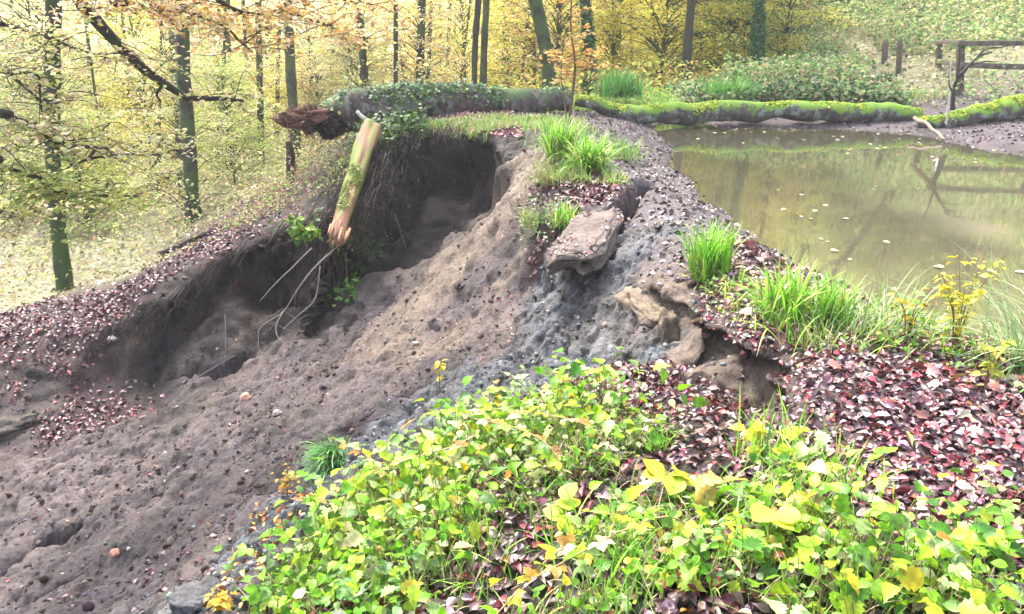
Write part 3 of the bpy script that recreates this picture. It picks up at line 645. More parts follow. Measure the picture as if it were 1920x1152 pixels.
# ------------------------------------------------------------------ fallen logs
def moss_tufts(N, P, radii, cols, ln, parent, name='moss', spread=1.0, front=0.0):
    P = np.asarray(P); n = len(P); t = rng.uniform(0, n - 1.001, N); k = t.astype(int); f = (t - k)[:, None]
    c = P[k] * (1 - f) + P[k + 1] * f; rd = np.interp(t, np.arange(n), radii)
    T = P[k + 1] - P[k]; T /= np.linalg.norm(T, axis=1)[:, None]; Sd = np.cross(T, (0, 0, 1.0))
    Sd *= np.sign(-Sd[:, 1:2] + 1e-9)
    a = (rng.normal(front, .55 * spread, N) + .55 * fbm(c * 2.2 + 13, 3))[:, None]
    d = Sd * np.sin(a) + np.array((0, 0, 1.0)) * np.cos(a)
    pos = c + d * rd[:, None] * rng.uniform(.93, 1.05, (N, 1))
    M = frames(N, nrm=d, tilt=rng.uniform(.3, 1.2, N)); 
    V, Fc, C = place(DIAM, pos, M, rng.uniform(ln * .5, ln * 1.3, N), palette(N, cols, None, .25)); o = mk(name, V, Fc, M_GRASS, C, parent); return tag(o, kind='stuff')
MOSSC = [(.30,.50,.02),(.48,.60,.03),(.16,.32,.02),(.58,.60,.06)]
def log(name, pl, Ys, radii, mat, label, mossN, mcols=MOSSC, n=60, sides=20, ln=.05, front=0., spread=1., moss=True):
    P = catmull([W(x, y, Y=Y) for (x, y), Y in zip(pl, Ys)], n); rd = np.interp(np.linspace(0, 1, n), np.linspace(0, 1, len(radii)), radii)
    P = P + np.stack([0 * P[:, 0], fbm(P * .9, 3) * .08, fbm(P * 1.1 + 7, 3) * .07], -1)
    e = empty(name, P[n // 2] - np.array((0, 0, rd[n // 2])), label, 'fallen log')
    V, Fc = tube(P, rd, sides, .34, 2.6); mk('bark', V, Fc, mat, None, e, True)
    if moss: moss_tufts(mossN, P, rd, mcols, ln, e, 'moss', spread, front)
    return e, P, rd
e1, P1, R1 = log('fallen_log', [(1080,190),(1140,206),(1185,216),(1300,214),(1450,211),(1600,210),(1722,215)], [14.3,14.2,14.1,14.1,14.15,14.2,14.2], [.09,.14,.165,.185,.16,.175,.13], M_LOG, 'long straight log with bright green moss along the far side of the pond', 13000, spread=.72, ln=.05, front=.0)
e2, P2, R2 = log('fallen_log', [(1722,226),(1770,224),(1830,213),(1900,206),(2010,198),(2150,190)], [13.6,13.4,13.4,13.5,13.6,13.8], [.10,.14,.17,.19,.2,.2], M_LOG, 'shorter mossy log rising to the right behind the muddy pond corner', 6000, spread=.72, ln=.05, front=.0)
e3, P3l, R3 = log('fallen_log', [(612,222),(680,207),(760,200),(860,196),(960,193),(1065,190)], [13.2,13.2,13.3,13.5,13.8,14.3], [.29,.30,.29,.26,.23,.19], M_LOG2, 'thick brown fallen trunk with torn roots lying on the crest at the left', 3500, [(.10,.20,.06),(.16,.28,.08),(.24,.36,.08),(.09,.13,.09)], ln=.08, spread=.9)
# torn root plate on the left end
c0 = W(585, 222, Y=13.0); A = Acc()
V, Fc = IC3; q = V * np.array((.38, .3, .17)) * (1 + .7 * fbm(V * 2.2 + 4, 4)[:, None]); A.add(q + c0, Fc, np.array((.085, .040, .028)) * (1 + .6 * fbm(V * 5, 3)[:, None]))
A.mk('root_plate', M_CLOD, e3, True); A = Acc()
for k in range(330):
    d = rng.normal(0, 1, 3) * np.array((1.2, .9, .8)); d[0] = -abs(d[0]) * .8 + .15; d /= np.linalg.norm(d); L_ = rng.uniform(.05, .16)
    q0 = c0 + np.array((rng.uniform(-.15, .3), 0, 0)) + d * np.array((.3, .3, .16)); pp = [q0, q0 + d * L_ * .5 + rng.normal(0, .05, 3), q0 + d * L_ + rng.normal(0, .08, 3) - np.array((0, 0, .06))]
    V, Fc = tube(catmull(pp, 6), np.linspace(rng.uniform(.005, .02), .002, 6), 4); A.add(V, Fc, [(.15,.065,.045),(.05,.025,.02),(.22,.11,.08),(.09,.04,.03)][k % 4])
A.mk('torn_root', M_STICK, e3)
A = Acc(); V, Fc = IC3; A.add(V * np.array((.20, .16, .15)) * (1 + .5 * fbm(V * 2, 3)[:, None]) + W(615, 238, Y=12.8), Fc, (.006, .004, .004)); A.mk('hollow_shade_lump', M_CLOD, e3, True)  # solid near-black lump, its colour stands for shade inside the rotted end
def wpath(name, pl, Y0, Y1, r0, r1, mat, label, cat, col_=(1, 1, 1), sides=8): return pathobj(name, [(L3(pl, Y0, Y1), r0, r1)], mat, label, cat, None, sides, .2, 24, col_)
# pale forked branch lying against the big log
b = empty('broken_branch', W(700, 225, Y=12.7), 'bare whitish branch lying against the thick brown log', 'branch')
pathobj('stem', [(L3([(668,208),(690,226),(715,232),(760,226),(800,223)], 12.75, 12.6), .035, .014)], M_STICK, 0, 0, b, 7, .2, 24, (.46,.42,.36))
pathobj('twig', [(L3([(712,232),(718,220),(726,214)], 12.7), .014, .005)], M_STICK, 0, 0, b, 5, .2, 10, (.46,.42,.36))
# peeled log leaning down the bank
e = empty('broken_log', W(640, 440, Y=9.9), 'peeled orange wood log leaning from the crest down the dark scarp', 'broken log')
P = catmull([W(697,238,Y=11.5), W(676,300,Y=10.6), W(655,370,Y=9.7), W(632,445,Y=8.85)], 30)
n_ = 60; P = catmull(P, n_); sd_ = 22; V, Fc = tube(P, np.interp(np.linspace(0, 1, n_), [0, .3, .6, 1], [.12, .11, .095, .075]), sd_)
ax_ = np.repeat(P, sd_, axis=0); rel = V[:n_ * sd_] - ax_; thn = np.tile(np.arange(sd_) / sd_ * 2 * pi, n_); tt = np.repeat(np.linspace(0, 1, n_), sd_)
flute = np.array([.30 * sin(2 * a_ + .6) + .18 * sin(5 * a_ + 1) + .10 * sin(9 * a_) + .08 * ((a_ * 3.3) % 1.0) for a_ in np.arange(sd_) / sd_ * 2 * pi])
V[:n_ * sd_] = ax_ + rel * (1 + np.tile(flute, n_) * .55 + .16 * fbm(np.stack([thn * 2.2, tt * 5, 0 * tt], -1), 3))[:, None]
V[(n_ - 3) * sd_:n_ * sd_] += (P[-1] - P[-4]) * (rng.uniform(-.6, 1.6, sd_ * 3) * np.repeat([.2, .5, 1.0], sd_))[:, None]
g_ = fbm(np.stack([thn * 4, tt * 3, 0 * tt], -1), 3); mo = np.clip((fbm(np.stack([thn * 1.5, tt * 6, 0 * tt + 9], -1), 3) + .45 - 1.9 * np.abs(tt - .55)) * 2.5, 0, .85)
cc = np.array((.30, .22, .145)) * (1 - tt[:, None]) + np.array((.36, .21, .15)) * tt[:, None]; cc = cc * np.array((.62, .52, .45)) * (1 + .75 * g_[:, None]); cc = cc * (1 - mo[:, None]) + np.array((.13, .19, .03)) * mo[:, None]
cc = np.vstack([cc, cc[:1], cc[-1:]]); mk('trunk', V, Fc, M_STICK, np.clip(cc, .01, .8), e, False)
A = Acc()
for k in range(34):
    d = (P[-1] - P[-4]); d /= np.linalg.norm(d); q = P[-1] + rng.normal(0, .05, 3)
    V, Fc = tube([q - d * .15, q, q + d * rng.uniform(.04, .22) + rng.normal(0, .012, 3)], [.02, .014, .002], 4); A.add(V, Fc, (.36, .19, .12))
A.mk('splinter', M_STICK, e); moss_tufts(700, P[26:50], np.full(24, .125), [(.16,.24,.03),(.26,.30,.05)], .04, e, 'moss', .9, -.5)
# dark snag
wpath('dead_stump', [(546,345),(545,318),(543,290),(539,266)], 13.5, 13.5, .10, .055, M_BARKDK, 'dark upright dead stump below the torn roots', 'stump')
wpath('fallen_branch', [(300,478),(340,458),(390,438),(440,418)], 11.9, 12.6, .05, .03, M_BARKDK, 'dark narrow branch lying on the leafy rim beyond the left scarp', 'branch')
wpath('stick', [(1716,222),(1745,240),(1772,262)], 13.4, 12.2, .035, .02, M_STICK, 'brown stick running from the mossy log end down to the mud', 'stick', (.30,.24,.19))
wpath('stick', [(1775,235),(1777,215),(1782,160),(1783,118)], 13.2, 13.3, .016, .008, M_STICK, 'thin whitish upright stick in front of the forked dark shrub', 'stick', (.5,.47,.44))
wpath('stick', [(1758,298),(1754,318),(1750,345)], 10.2, 9.9, .012, .012, M_STICK, 'thin pale twig standing out of the pond water', 'stick', (.42,.40,.36))
wpath('stick', [(1240,318),(1300,322),(1420,316),(1500,314)], 9.9, 10.1, .014, .010, M_STICK, 'long dark twig lying in the pond near the muddy shore', 'stick', (.10,.08,.06)).location.z += .0
# forked bare shrub
b = empty('bare_shrub', W(1788, 200, Y=13.0), 'dark leafless forked shrub leaning in front of the wooden railing', 'bare shrub')
pathobj('stem', [(L3([(1786,205),(1792,165),(1803,140),(1830,112),(1862,98)], 13.0), .04, .014)], M_STICK, 0, 0, b, 7, .25, 24, (.04,.035,.03))
for pl in ([(1795,160),(1797,130),(1799,105),(1796,82)], [(1818,124),(1840,118),(1870,116)], [(1830,112),(1850,92),(1880,88),(1905,82)], [(1790,180),(1782,160),(1779,140)]):
    pathobj('branch', [(L3(pl, 13.0), .018, .006)], M_STICK, 0, 0, b, 5, .25, 14, (.05,.04,.035))
# slab over the inflow
sb = W(1842, 176, Y=16.5); A = Acc()
def box(c, s, rz=0.0, jit=0.0):
    v = np.array([(x, y, z) for x in (-1, 1) for y in (-1, 1) for z in (-1, 1)], float) * np.array(s) / 2
    c_, s_ = cos(rz), sin(rz); v = v @ np.array([(c_, s_, 0), (-s_, c_, 0), (0, 0, 1)]) + rng.normal(0, jit, (8, 3)) + np.array(c)
    return v, np.array([(0,1,3,2),(4,6,7,5),(0,4,5,1),(2,3,7,6),(0,2,6,4),(1,5,7,3)])
def bevbox(name, c, s, mat, parent, rz=0.0, jit=.004, bev=.008):
    V, Fc = box(c, s, rz, jit); o = mk(name, V, Fc, mat, None, parent)
    md = o.modifiers.new('bev', 'BEVEL'); md.width = bev; md.segments = 2; return o
e = empty('plank_culvert', sb, 'dark low plank slab over the inflow beneath the wooden railing', 'culvert')
bevbox('slab', sb + np.array((0, 0, .02)), (1.15, .7, .07), M_BARKDK, e, .1)
bevbox('side_beam', sb + np.array((-.4, 0, -.14)), (.14, .6, .24), M_BARKDK, e, .1); bevbox('side_beam', sb + np.array((.4, .03, -.14)), (.14, .6, .24), M_BARKDK, e, .1)

# ------------------------------------------------------------------ posts and railing
for (x0, y0, x1, y1, Y, wd_, lb) in ((1656,142,1661,74,19.5,.15,'brown wooden post, left one of the pair beside the leafy path'), (1683,150,1688,72,18.2,.135,'paler weathered post, right one of the pair beside the leafy path')):
    a_ = W(x0, y0 + 14, Y=Y); b_ = W(x1, y1, Y=Y); V, Fc = tube(catmull([a_, (a_ + b_) / 2, b_], 10), [wd_ / 2] * 9 + [wd_ * .42], 8, .1, 5)
    o = mkthing('wooden_post', V, Fc, M_WOOD, None, True); tag(o, lb, 'post')
rl = empty('wooden_railing', W(1800, 195, Y=15.8), 'weathered wooden footbridge railing with two rails at the right edge', 'railing')
def beam(name, a_, b_, w_, h_, mat, parent):
    a_, b_ = np.array(a_), np.array(b_); d = b_ - a_; L_ = np.linalg.norm(d); x = d / L_
    up = np.array((0, 0, 1.0)) if abs(x[2]) < .9 else np.array((0, 1.0, 0)); y = np.cross(up, x); y /= np.linalg.norm(y); z = np.cross(x, y)
    n = 9; V = []
    for k in range(n):
        c = a_ + d * k / (n - 1) + rng.normal(0, .004, 3)
        for sy, sz in ((-1, -1), (1, -1), (1, 1), (-1, 1)): V.append(c + y * sy * w_ / 2 + z * sz * h_ / 2)
    Fc = [(k * 4 + j_, k * 4 + (j_ + 1) % 4, k * 4 + 4 + (j_ + 1) % 4, k * 4 + 4 + j_) for k in range(n - 1) for j_ in range(4)]
    Fc += [(3, 2, 1, 0), ((n - 1) * 4, (n - 1) * 4 + 1, (n - 1) * 4 + 2, (n - 1) * 4 + 3)]
    o = mk(name, V, Fc, mat, None, parent); md = o.modifiers.new('bev', 'BEVEL'); md.width = .008; md.segments = 2; return o
beam('post', W(1797,205,Y=15.6), W(1802,80,Y=15.6), .12, .12, M_WOOD, rl)
beam('post', W(1758,150,Y=18.2), W(1762,80,Y=18.2), .11, .11, M_WOOD, rl)
beam('post', W(1985,210,Y=15.2), W(1990,80,Y=15.2), .12, .12, M_WOOD, rl)
beam('top_rail', W(1796,82,Y=15.52), W(2060,80,Y=15.0), .10, .10, M_WOOD, rl)
beam('top_rail', W(1755,79,Y=18.1), W(1806,79,Y=15.7), .10, .09, M_WOOD, rl)
beam('lower_rail', W(1800,123,Y=15.5), W(2060,128,Y=15.0), .05, .11, M_WOOD, rl)
beam('lower_rail', W(1757,115,Y=18.12), W(1800,122,Y=15.62), .05, .10, M_WOOD, rl)

# ------------------------------------------------------------------ grass tufts
GC = [(.14,.36,.02),(.20,.46,.03),(.28,.52,.05),(.10,.26,.03),(.42,.50,.12)]
DRY = [(.42,.38,.20),(.36,.34,.16),(.22,.30,.08)]
def tuft(pos, N, length, spread, label, cols=GC, lean=.35, curl=1.1, w_=.006, base=.05, az=None, name='grass_tuft', cat='grass tuft', wts=None, seg=6):
    pos = np.array(pos, float); p = pos + np.stack([rng.normal(0, spread, N).clip(-1.7 * spread, 1.7 * spread), rng.normal(0, spread, N).clip(-1.7 * spread, 1.7 * spread), rng.uniform(-.03, .01, N)], -1)
    a_ = rng.uniform(0, 2 * pi, N) if az is None else rng.normal(az[0], az[1], N)
    N2 = N // 3; pd = pos + np.stack([rng.normal(0, spread * .7, N2).clip(-1.4 * spread, 1.4 * spread), rng.normal(0, spread * .7, N2).clip(-1.4 * spread, 1.4 * spread), rng.uniform(-.03, .01, N2)], -1)
    Vd, Fd, Cd = blades(pd, rng.uniform(0, 2 * pi, N2) if az is None else rng.normal(az[0], az[1], N2), np.abs(rng.normal(.5, .4, N2)), length * rng.uniform(.2, .8, N2), w_ * rng.uniform(.5, 1.0, N2), palette(N2, [(.34,.28,.15),(.22,.17,.09),(.30,.32,.12),(.14,.10,.06)], None, .2), seg, rng.uniform(.6, 2.4, N2))
    V, Fc, C = blades(p, a_, np.abs(rng.normal(0, lean, N)), length * rng.uniform(.45, 1.1, N), w_ * rng.uniform(.6, 1.3, N), palette(N, cols, wts, .2), seg, rng.uniform(.2, curl * 1.4, N))
    V, Fc, C = np.vstack([V, Vd]), np.vstack([Fc, Fd + len(V)]), np.vstack([C, Cd]); o = mkthing(name, V, Fc, M_GRASS, C, False, pos); return tag(o, label, cat)
tuft(gp(1052,292), 420, .60, .08, 'tall bright green sedge tuft, left half of the big pair on the crest', lean=.34, curl=1.7, w_=.0085)
tuft(gp(1108,312), 360, .52, .08, 'bright green arching sedge tuft, right half of the big pair on the crest', lean=.48, curl=1.9, w_=.0085)
tuft(gp(1165,292), 120, .35, .14, 'short pale green grass at the right foot of the big sedge pair', lean=.5, w_=.006)
tuft(gp(1055,415), 170, .25, .07, 'small yellow green tuft standing on the brown clay block', lean=.5, w_=.006)
tuft(gp(1025,345), 70, .5, .05, 'straw coloured drooping grass hanging left of the small crest tuft', DRY, .6, 1.8, .004, az=(3.6, .5))
tuft(gp(1000,420), 110, .32, .08, 'loose green grass hanging over the slope left of the clay block', GC + DRY, .5, 1.6, .004, az=(3.6, .8))
tuft(gp(1322,512), 260, .44, .07, 'dense bright green grass tuft at the pond edge', lean=.3, curl=1.0, w_=.008)
tuft(gp(1480,590), 230, .40, .09, 'wide spreading green tuft on the crest right of the pond edge tuft', lean=.6, curl=1.4, w_=.0075)
tuft(gp(1555,605), 120, .36, .05, 'upright green tuft in front of the yellow bush by the pond', lean=.3, curl=.8, w_=.006)
tuft(gp(1630,620), 110, .40, .13, 'fine grey green grass leaning right among ivy at the pond edge', [(.26,.40,.12),(.34,.44,.2),(.16,.30,.08)], .6, 1.0, .0035, az=(.3, 1.0))
tuft(gp(1520,640), 80, .25, .10, 'sparse pale grass drooping over the red leaves', DRY + GC, .8, 1.4, .0035)
tuft(gp(1890,705) + np.array((.25, .1, 0)), 130, .75, .12, 'long pale blue green sedge blades arching from the right edge', [(.30,.45,.22),(.40,.52,.28),(.20,.36,.14)], .75, 1.3, .005, az=(3.0, .8))
tuft(gp(1905,640) + np.array((.3, .3, 0)), 70, .7, .10, 'thin pale blades reaching over the water at the right edge', [(.34,.46,.22),(.42,.50,.28)], .7, 1.2, .004, az=(2.9, .6))
tuft(W(1162,180,Y=15.3), 420, .62, .22, 'deep green round sedge tuft behind the start of the mossy log', [(.07,.25,.05),(.11,.32,.06),(.16,.38,.08)], .5, 1.4, .011)
tuft(W(1362,188,Y=15.6), 380, .60, .26, 'bright green sedge tuft behind the middle of the mossy log', [(.12,.34,.05),(.18,.42,.06)], .5, 1.3, .011)
tuft(W(1420,190,Y=15.6), 260, .50, .25, 'grey green sedge at the foot of the ivy covered trunk', [(.12,.28,.10),(.20,.36,.12)], .5, 1.3, .010)
tuft(gp(625,860), 260, .27, .045, 'dark green grass sod hanging downhill in the gully', [(.05,.20,.03),(.08,.28,.05),(.12,.34,.08)], .9, 1.9, .005, az=(4.2, .5))
tuft(gp(1440,860), 60, .30, .08, 'fine upright green blades between foreground leaves and red litter', GC, .3, .8, .0035)
tuft(gp(1560,900), 110, .22, .10, 'short bright grass at the right edge of the foreground plants', GC, .4, .9, .0035)
tuft(gp(1180,1090), 160, .22, .14, 'low green grass blades at the bottom middle between leaves', GC, .5, 1.0, .003)
tuft(gp(900,1080), 130, .2, .14, 'low green grass blades at the bottom left of the plant mound', GC, .5, 1.0, .003)
def strew(name, N, weight, length, w_, cols, lean=.5):
    k = pick(N, weight); V, Fc, C = blades(P3[k], rng.uniform(0, 2 * pi, N), np.abs(rng.normal(0, lean, N)), length * rng.uniform(.4, 1.2, N), w_ * rng.uniform(.6, 1.3, N) * (1 + RF[k] * .05), palette(N, cols, None, .2), 4, rng.uniform(.3, 1.5, N))
    o = mk(name, V, Fc, M_GRASS, C); tag(o, kind='stuff'); return o
crest = (RF < 12.6) & (RF > 6.5) & (gx > -3) & (gx < 1.3) & (PY < 350)
litter('crest_leaves', 1500, inpoly(PX, PY, [(840,212),(960,212),(985,260),(900,250),(840,245)]) * (RF > 8) * (RF < 15), (.05,.09), [(.42,.14,.16),(.5,.26,.28),(.3,.08,.09),(.55,.36,.36)], None, CURL, .02)
strew('short_grass', 9000, crest * (Zl + ZW[:, 8]) * (fbm(P3 * 1.5, 2) > -.25) * 1.0, .13, .004, [(.34,.42,.12),(.24,.40,.06),(.46,.42,.20),(.16,.34,.04)], .7)
strew('short_grass', 5000, (gy > 15.4) * (RF < 18) * (gx > -3) * (gx < 9), .22, .008, [(.30,.44,.10),(.20,.38,.07),(.40,.46,.16)], .5)
strew('short_grass', 800, inpoly(PX, PY, [(1290,520),(1500,540),(1700,590),(1920,650),(1920,720),(1750,690),(1500,660),(1380,610)]) * (RF < 8), .16, .004, GC + DRY, .6)

# ------------------------------------------------------------------ broadleaf plants
YG = [(.16,.40,.015),(.25,.50,.02),(.37,.54,.03),(.55,.52,.03),(.08,.24,.015),(.32,.50,.16),(.54,.56,.28),(.40,.22,.03)]
LGC = [(.40,.52,.24),(.30,.48,.16)]
GR = [(.11,.34,.015),(.18,.46,.02),(.30,.54,.03),(.05,.18,.015),(.34,.54,.18)]
def plantpos(poly, N, extra=1.0):
    return pick(N, inpoly(PX, PY, poly) * (RF < 9) * extra / np.maximum(RF, 1.0) ** .6)
def cover(name, poly, N, hts, size, cols, wts, tmpl, stems=True, dens=1.0, mat=M_PLANT, tilt=.35, st=(.16,.14,.05)):
    k = plantpos(poly, N, dens); pos = P3[k] + rng.uniform(-.02, .02, (N, 3)); h = rng.uniform(hts[0], hts[1], N) * (.75 + 1.1 * np.clip(fbm(P3[k] * 2.6 + 4, 3), -.6, .9)) * (1 - .45 * sstep(RF[k], 3.0, 4.3))
    az = rng.uniform(0, 2 * pi, N); top = pos + np.stack([np.cos(az) * h * .35, np.sin(az) * h * .35, h], -1)
    sc = size[0] + (size[1] - size[0]) * rng.random(N) ** 1.6; cl = palette(N, cols, wts, .16)
    hue = fbm(P3[k] * 1.6 + 77, 2)[:, None]; cl = cl * (1 + hue * np.array((.35, .12, .0)))
    A = Acc(); V, Fc, C = place(tmpl, top, frames(N, az + rng.normal(0, .6, N), rng.normal(-.05, tilt, N), rng.normal(0, tilt, N)), sc, np.clip(cl, .005, .9), rng.uniform(.8, 1.2, N)); A.add(V, Fc, C)
    o = A.mk(name, mat); tag(o, kind='stuff')
    if stems:
        t = np.linspace(0, 1, 4)[None, :, None]; cc = pos[:, None] * (1 - t) + top[:, None] * t + np.stack([np.cos(az), np.sin(az), 0 * az], -1)[:, None] * (np.sin(t * pi) * -.02)
        sd = np.stack([-np.sin(az), np.cos(az), 0 * az], -1)[:, None] * .0013
        V = np.stack([cc - sd, cc + sd], 2).reshape(-1, 3); kk = np.arange(3)[None] * 2 + (np.arange(N) * 8)[:, None]
        Fc = np.stack([kk, kk + 1, kk + 3, kk + 2], -1).reshape(-1, 4); o2 = mk(name + '_stems', V, Fc, M_STICK, np.tile(st, (len(V), 1))); tag(o2, kind='stuff')
MOUND = [(470,1190),(520,1090),(620,980),(720,920),(830,830),(920,790),(1020,770),(1120,760),(1200,810),(1330,840),(1440,870),(1530,940),(1600,1020),(1720,1090),(1960,1130),(1960,1200)]
MOUNDL = [(470,1190),(520,1080),(620,960),(720,890),(830,790),(1000,740),(1100,800),(1000,900),(900,1000),(850,1190)]
pm = fbm(P3 * 1.9 + 20, 3)
cover('ground_cover', MOUND, 3200, (.01, .10), (.010, .030), GR + YG[:3] + LGC, None, ROUND, True, (pm > -.2), tilt=.5)
cover('ground_cover', MOUND, 900, (.03, .16), (.03, .055), LGC + GR, None, OVATE, True, (pm > -.1), tilt=.5)
cover('broad_leaves', MOUND, 1450, (.02, .24), (.035, .098), YG, [5,5,3,1.2,3,3,2,.25], SERR, True, (pm > -.08), tilt=.5)
cover('bramble_leaves', MOUND, 480, (.04, .22), (.030, .058), YG, [4,4,2,1,3,3,1.5,.3], TRI, True, (pm > .0), tilt=.45)
strew_m = inpoly(PX, PY, MOUND) * (RF < 6)
strew('mound_grass', 1500, strew_m * (pm > -.2), .16, .0022, GC + DRY, .7)
cover('broad_leaves', MOUNDL, 420, (.05, .2), (.04, .085), GR + LGC, None, SERR, tilt=.5)
cover('ground_cover', [(1650,1000),(1760,960),(1920,900),(1960,1200),(1500,1200)], 190, (.03, .10), (.03, .055), GR, None, ROUND)
cover('ground_cover', [(1270,510),(1500,560),(1700,600),(1800,650),(1900,690),(1850,720),(1650,670),(1450,640),(1330,590)], 900, (.02, .12), (.02, .045), YG + GR, None, SERR)
strew('mound_grass', 1500, strew_m * (pm > -.2), .16, .0022, GC + DRY, .7)
litter('leaf_litter', 5200, inpoly(PX, PY, MOUND[:6] + [(1130,690),(1290,690),(1440,780),(1500,860)] + MOUND[10:]) * (RF < 6) * 1.0, (.03, .07), RED + [(.09,.05,.03)], RW + [8], CURL, .03, .5)
litter('leaf_litter', 260, inpoly(PX, PY, [(330,1152),(420,1100),(480,960),(560,900),(600,940),(520,1060),(500,1152)]) * 1.0, (.03, .055), [(.55,.26,.04),(.5,.18,.04),(.6,.42,.08),(.3,.1,.05)], None, CURL, .04, .6)
k_ = rng.random(40)
def sprig(pos, h, nl, size, cols, label, cat='seedling', name='seedling', lean=(0, 0), tmpl=SERR, tips=3, tilt=.3, stemc=(.16,.11,.06), r0=.003, spread=.3):
    pos = np.array(pos, float); e = empty(name, pos, label, cat); A = Acc(); B = []
    for t_ in range(tips):
        a_ = rng.uniform(0, 2 * pi); tip = pos + np.array((lean[0] + cos(a_) * h * spread, lean[1] + sin(a_) * h * spread, h * rng.uniform(.65, 1.05)))
        P = catmull([pos - np.array((0, 0, .03)), pos * .5 + tip * .5 + np.array((-cos(a_) * .03, -sin(a_) * .03, .02)), tip], 9)
        V, Fc = tube(P, np.linspace(r0, r0 * .4, 9), 4, cap=False); A.add(V, Fc, stemc)
        for q in range(nl): B.append(P[int(8 * (1 - .65 * rng.random() ** 1.2))] + rng.normal(0, .01, 3))
    A.mk('stem', M_STICK, e); N = len(B); az = rng.uniform(0, 2 * pi, N)
    M = frames(N, az, rng.normal(.0, tilt, N), rng.normal(0, tilt, N)); B = np.array(B) + M[:, :, 1] * .01
    V, Fc, C = place(tmpl, B, M, rng.uniform(size[0], size[1], N), palette(N, cols, None, .12)); mk('leaves', V, Fc, M_PLANT, C, e); return e
YEL = [(.75,.60,.02),(.70,.66,.04),(.62,.50,.03)]; LG = [(.42,.60,.24),(.50,.64,.34),(.36,.56,.16)]
sprig(gp(820,735), .34, 4, (.05,.08), YEL, 'lone seedling with bright yellow leaves at the edge of the plant mound', tips=3, spread=.15)
sprig(gp(975,745), .26, 4, (.06,.10), LG, 'pale mint green leafed seedling at the top of the plant mound', tips=3)
sprig(gp(1050,745), .17, 5, (.05,.08), YEL + YG[2:4], 'low yellow leafed seedling beside the mint green one', tips=4)
sprig(gp(925,760), .14, 5, (.05,.07), YEL + YG, 'yellow green seedling left of the mint green one', tips=4)
sprig(gp(1135,735), .24, 5, (.05,.08), [(.60,.66,.03),(.50,.60,.05)], 'lemon coloured seedling standing before the grey clay', tips=2, spread=.2)
sprig(gp(700,960), .22, 7, (.06,.09), GR, 'vivid green leafy shoot at the left shoulder of the mound', tips=3, tilt=.6)
sprig(gp(620,1010), .18, 6, (.05,.08), LG + GR, 'pale green leafy shoot left of the vivid green shoot', tips=3)
sprig(gp(830,820), .15, 4, (.07,.10), GR, 'single broad green leaf pair over the grey clay gully', tips=1)
sprig(gp(1410,850), .18, 4, (.07,.10), [(.74,.60,.02),(.68,.64,.03)], 'large bright yellow maple like leaves near the red litter', tips=2, tilt=.25)
sprig(gp(1480,850), .16, 4, (.06,.09), [(.60,.60,.03),(.44,.58,.05)], 'yellow green broad leaves right of the bright yellow ones', tips=2, tilt=.25)
sprig(gp(1530,880), .14, 3, (.08,.11), LG, 'large pale green leaf plant right of the yellow broad leaves', tips=2, tilt=.25)
sprig(gp(1340,960), .18, 3, (.09,.12), [(.60,.46,.12),(.64,.54,.16)], 'large yellow brown withered leaf standing among green plants', tips=2, tilt=.3)
sprig(gp(1500,980), .16, 3, (.08,.11), [(.66,.58,.16),(.6,.62,.12)], 'pale yellow broad leaf above the dark hollow in the mound', tips=2, tilt=.2)
sprig(gp(1450,1020), .16, 3, (.08,.10), [(.56,.62,.05)], 'round yellow green leaf hanging over the dark hollow', tips=1, tmpl=ROUND)
sprig(gp(1250,930), .18, 4, (.08,.11), [(.5,.6,.03),(.6,.62,.04)], 'rounded lime leaves in the middle of the plant mound', tips=2, tmpl=ROUND)
sprig(gp(1060,1000), .17, 4, (.07,.10), [(.5,.62,.04),(.42,.56,.05)], 'lime leaf cluster left of the mound centre', tips=2, tmpl=ROUND)
sprig(gp(1750,1080), .12, 5, (.07,.10), LG, 'mint green leaf rosette at the lower right among red litter', tips=3, tmpl=ROUND)
sprig(gp(1850,1060), .14, 6, (.06,.09), GR, 'bright green leaf rosette at the lower right corner', tips=3, tmpl=ROUND)
sprig(gp(1725,1075) + np.array((0, 0, .02)), .05, 2, (.14, .17), [(.50,.30,.28)], 'large pink brown dead leaf lying on the litter lower right', 'leaf', 'large_leaf', tips=1, tilt=.1)
sprig(gp(540,925), .22, 9, (.03,.05), [(.62,.48,.05),(.66,.34,.04),(.6,.55,.1)], 'yellow and orange leafed twiggy seedling beside the hanging grass', tips=5)
sprig(gp(420,1150), .16, 9, (.03,.05), [(.66,.36,.04),(.7,.5,.05)], 'orange leafed twigs at the bottom left of the mound', tips=5)
sprig(gp(1790,650), .55, 22, (.035,.055), YEL + [(.6,.62,.05)], 'bright yellow leafed young bush at the pond edge', 'bush', 'yellow_bush', tips=6, spread=.28, r0=.005)
sprig(gp(1700,640), .32, 14, (.03,.045), YEL + YG, 'small yellow green bush left of the bright yellow one', 'bush', 'yellow_bush', tips=6, r0=.004, spread=.4)
sprig(gp(1845,740), .30, 9, (.04,.06), [(.6,.52,.08),(.4,.5,.06)], 'sparse yellow leafed stem at the right below the bright bush', tips=4)
sprig(gp(640,475), .35, 24, (.05,.08), [(.08,.22,.03),(.14,.32,.04),(.26,.40,.05)], 'green leafy clump hanging below the peeled log', 'plant', 'hanging_plant', tips=8, spread=.6, tilt=.8)
sprig(gp(575,460), .2, 18, (.05,.08), [(.10,.24,.04),(.26,.36,.05)], 'dark green leafy clump left of the peeled log foot', 'plant', 'hanging_plant', tips=6, spread=.7, tilt=.8)
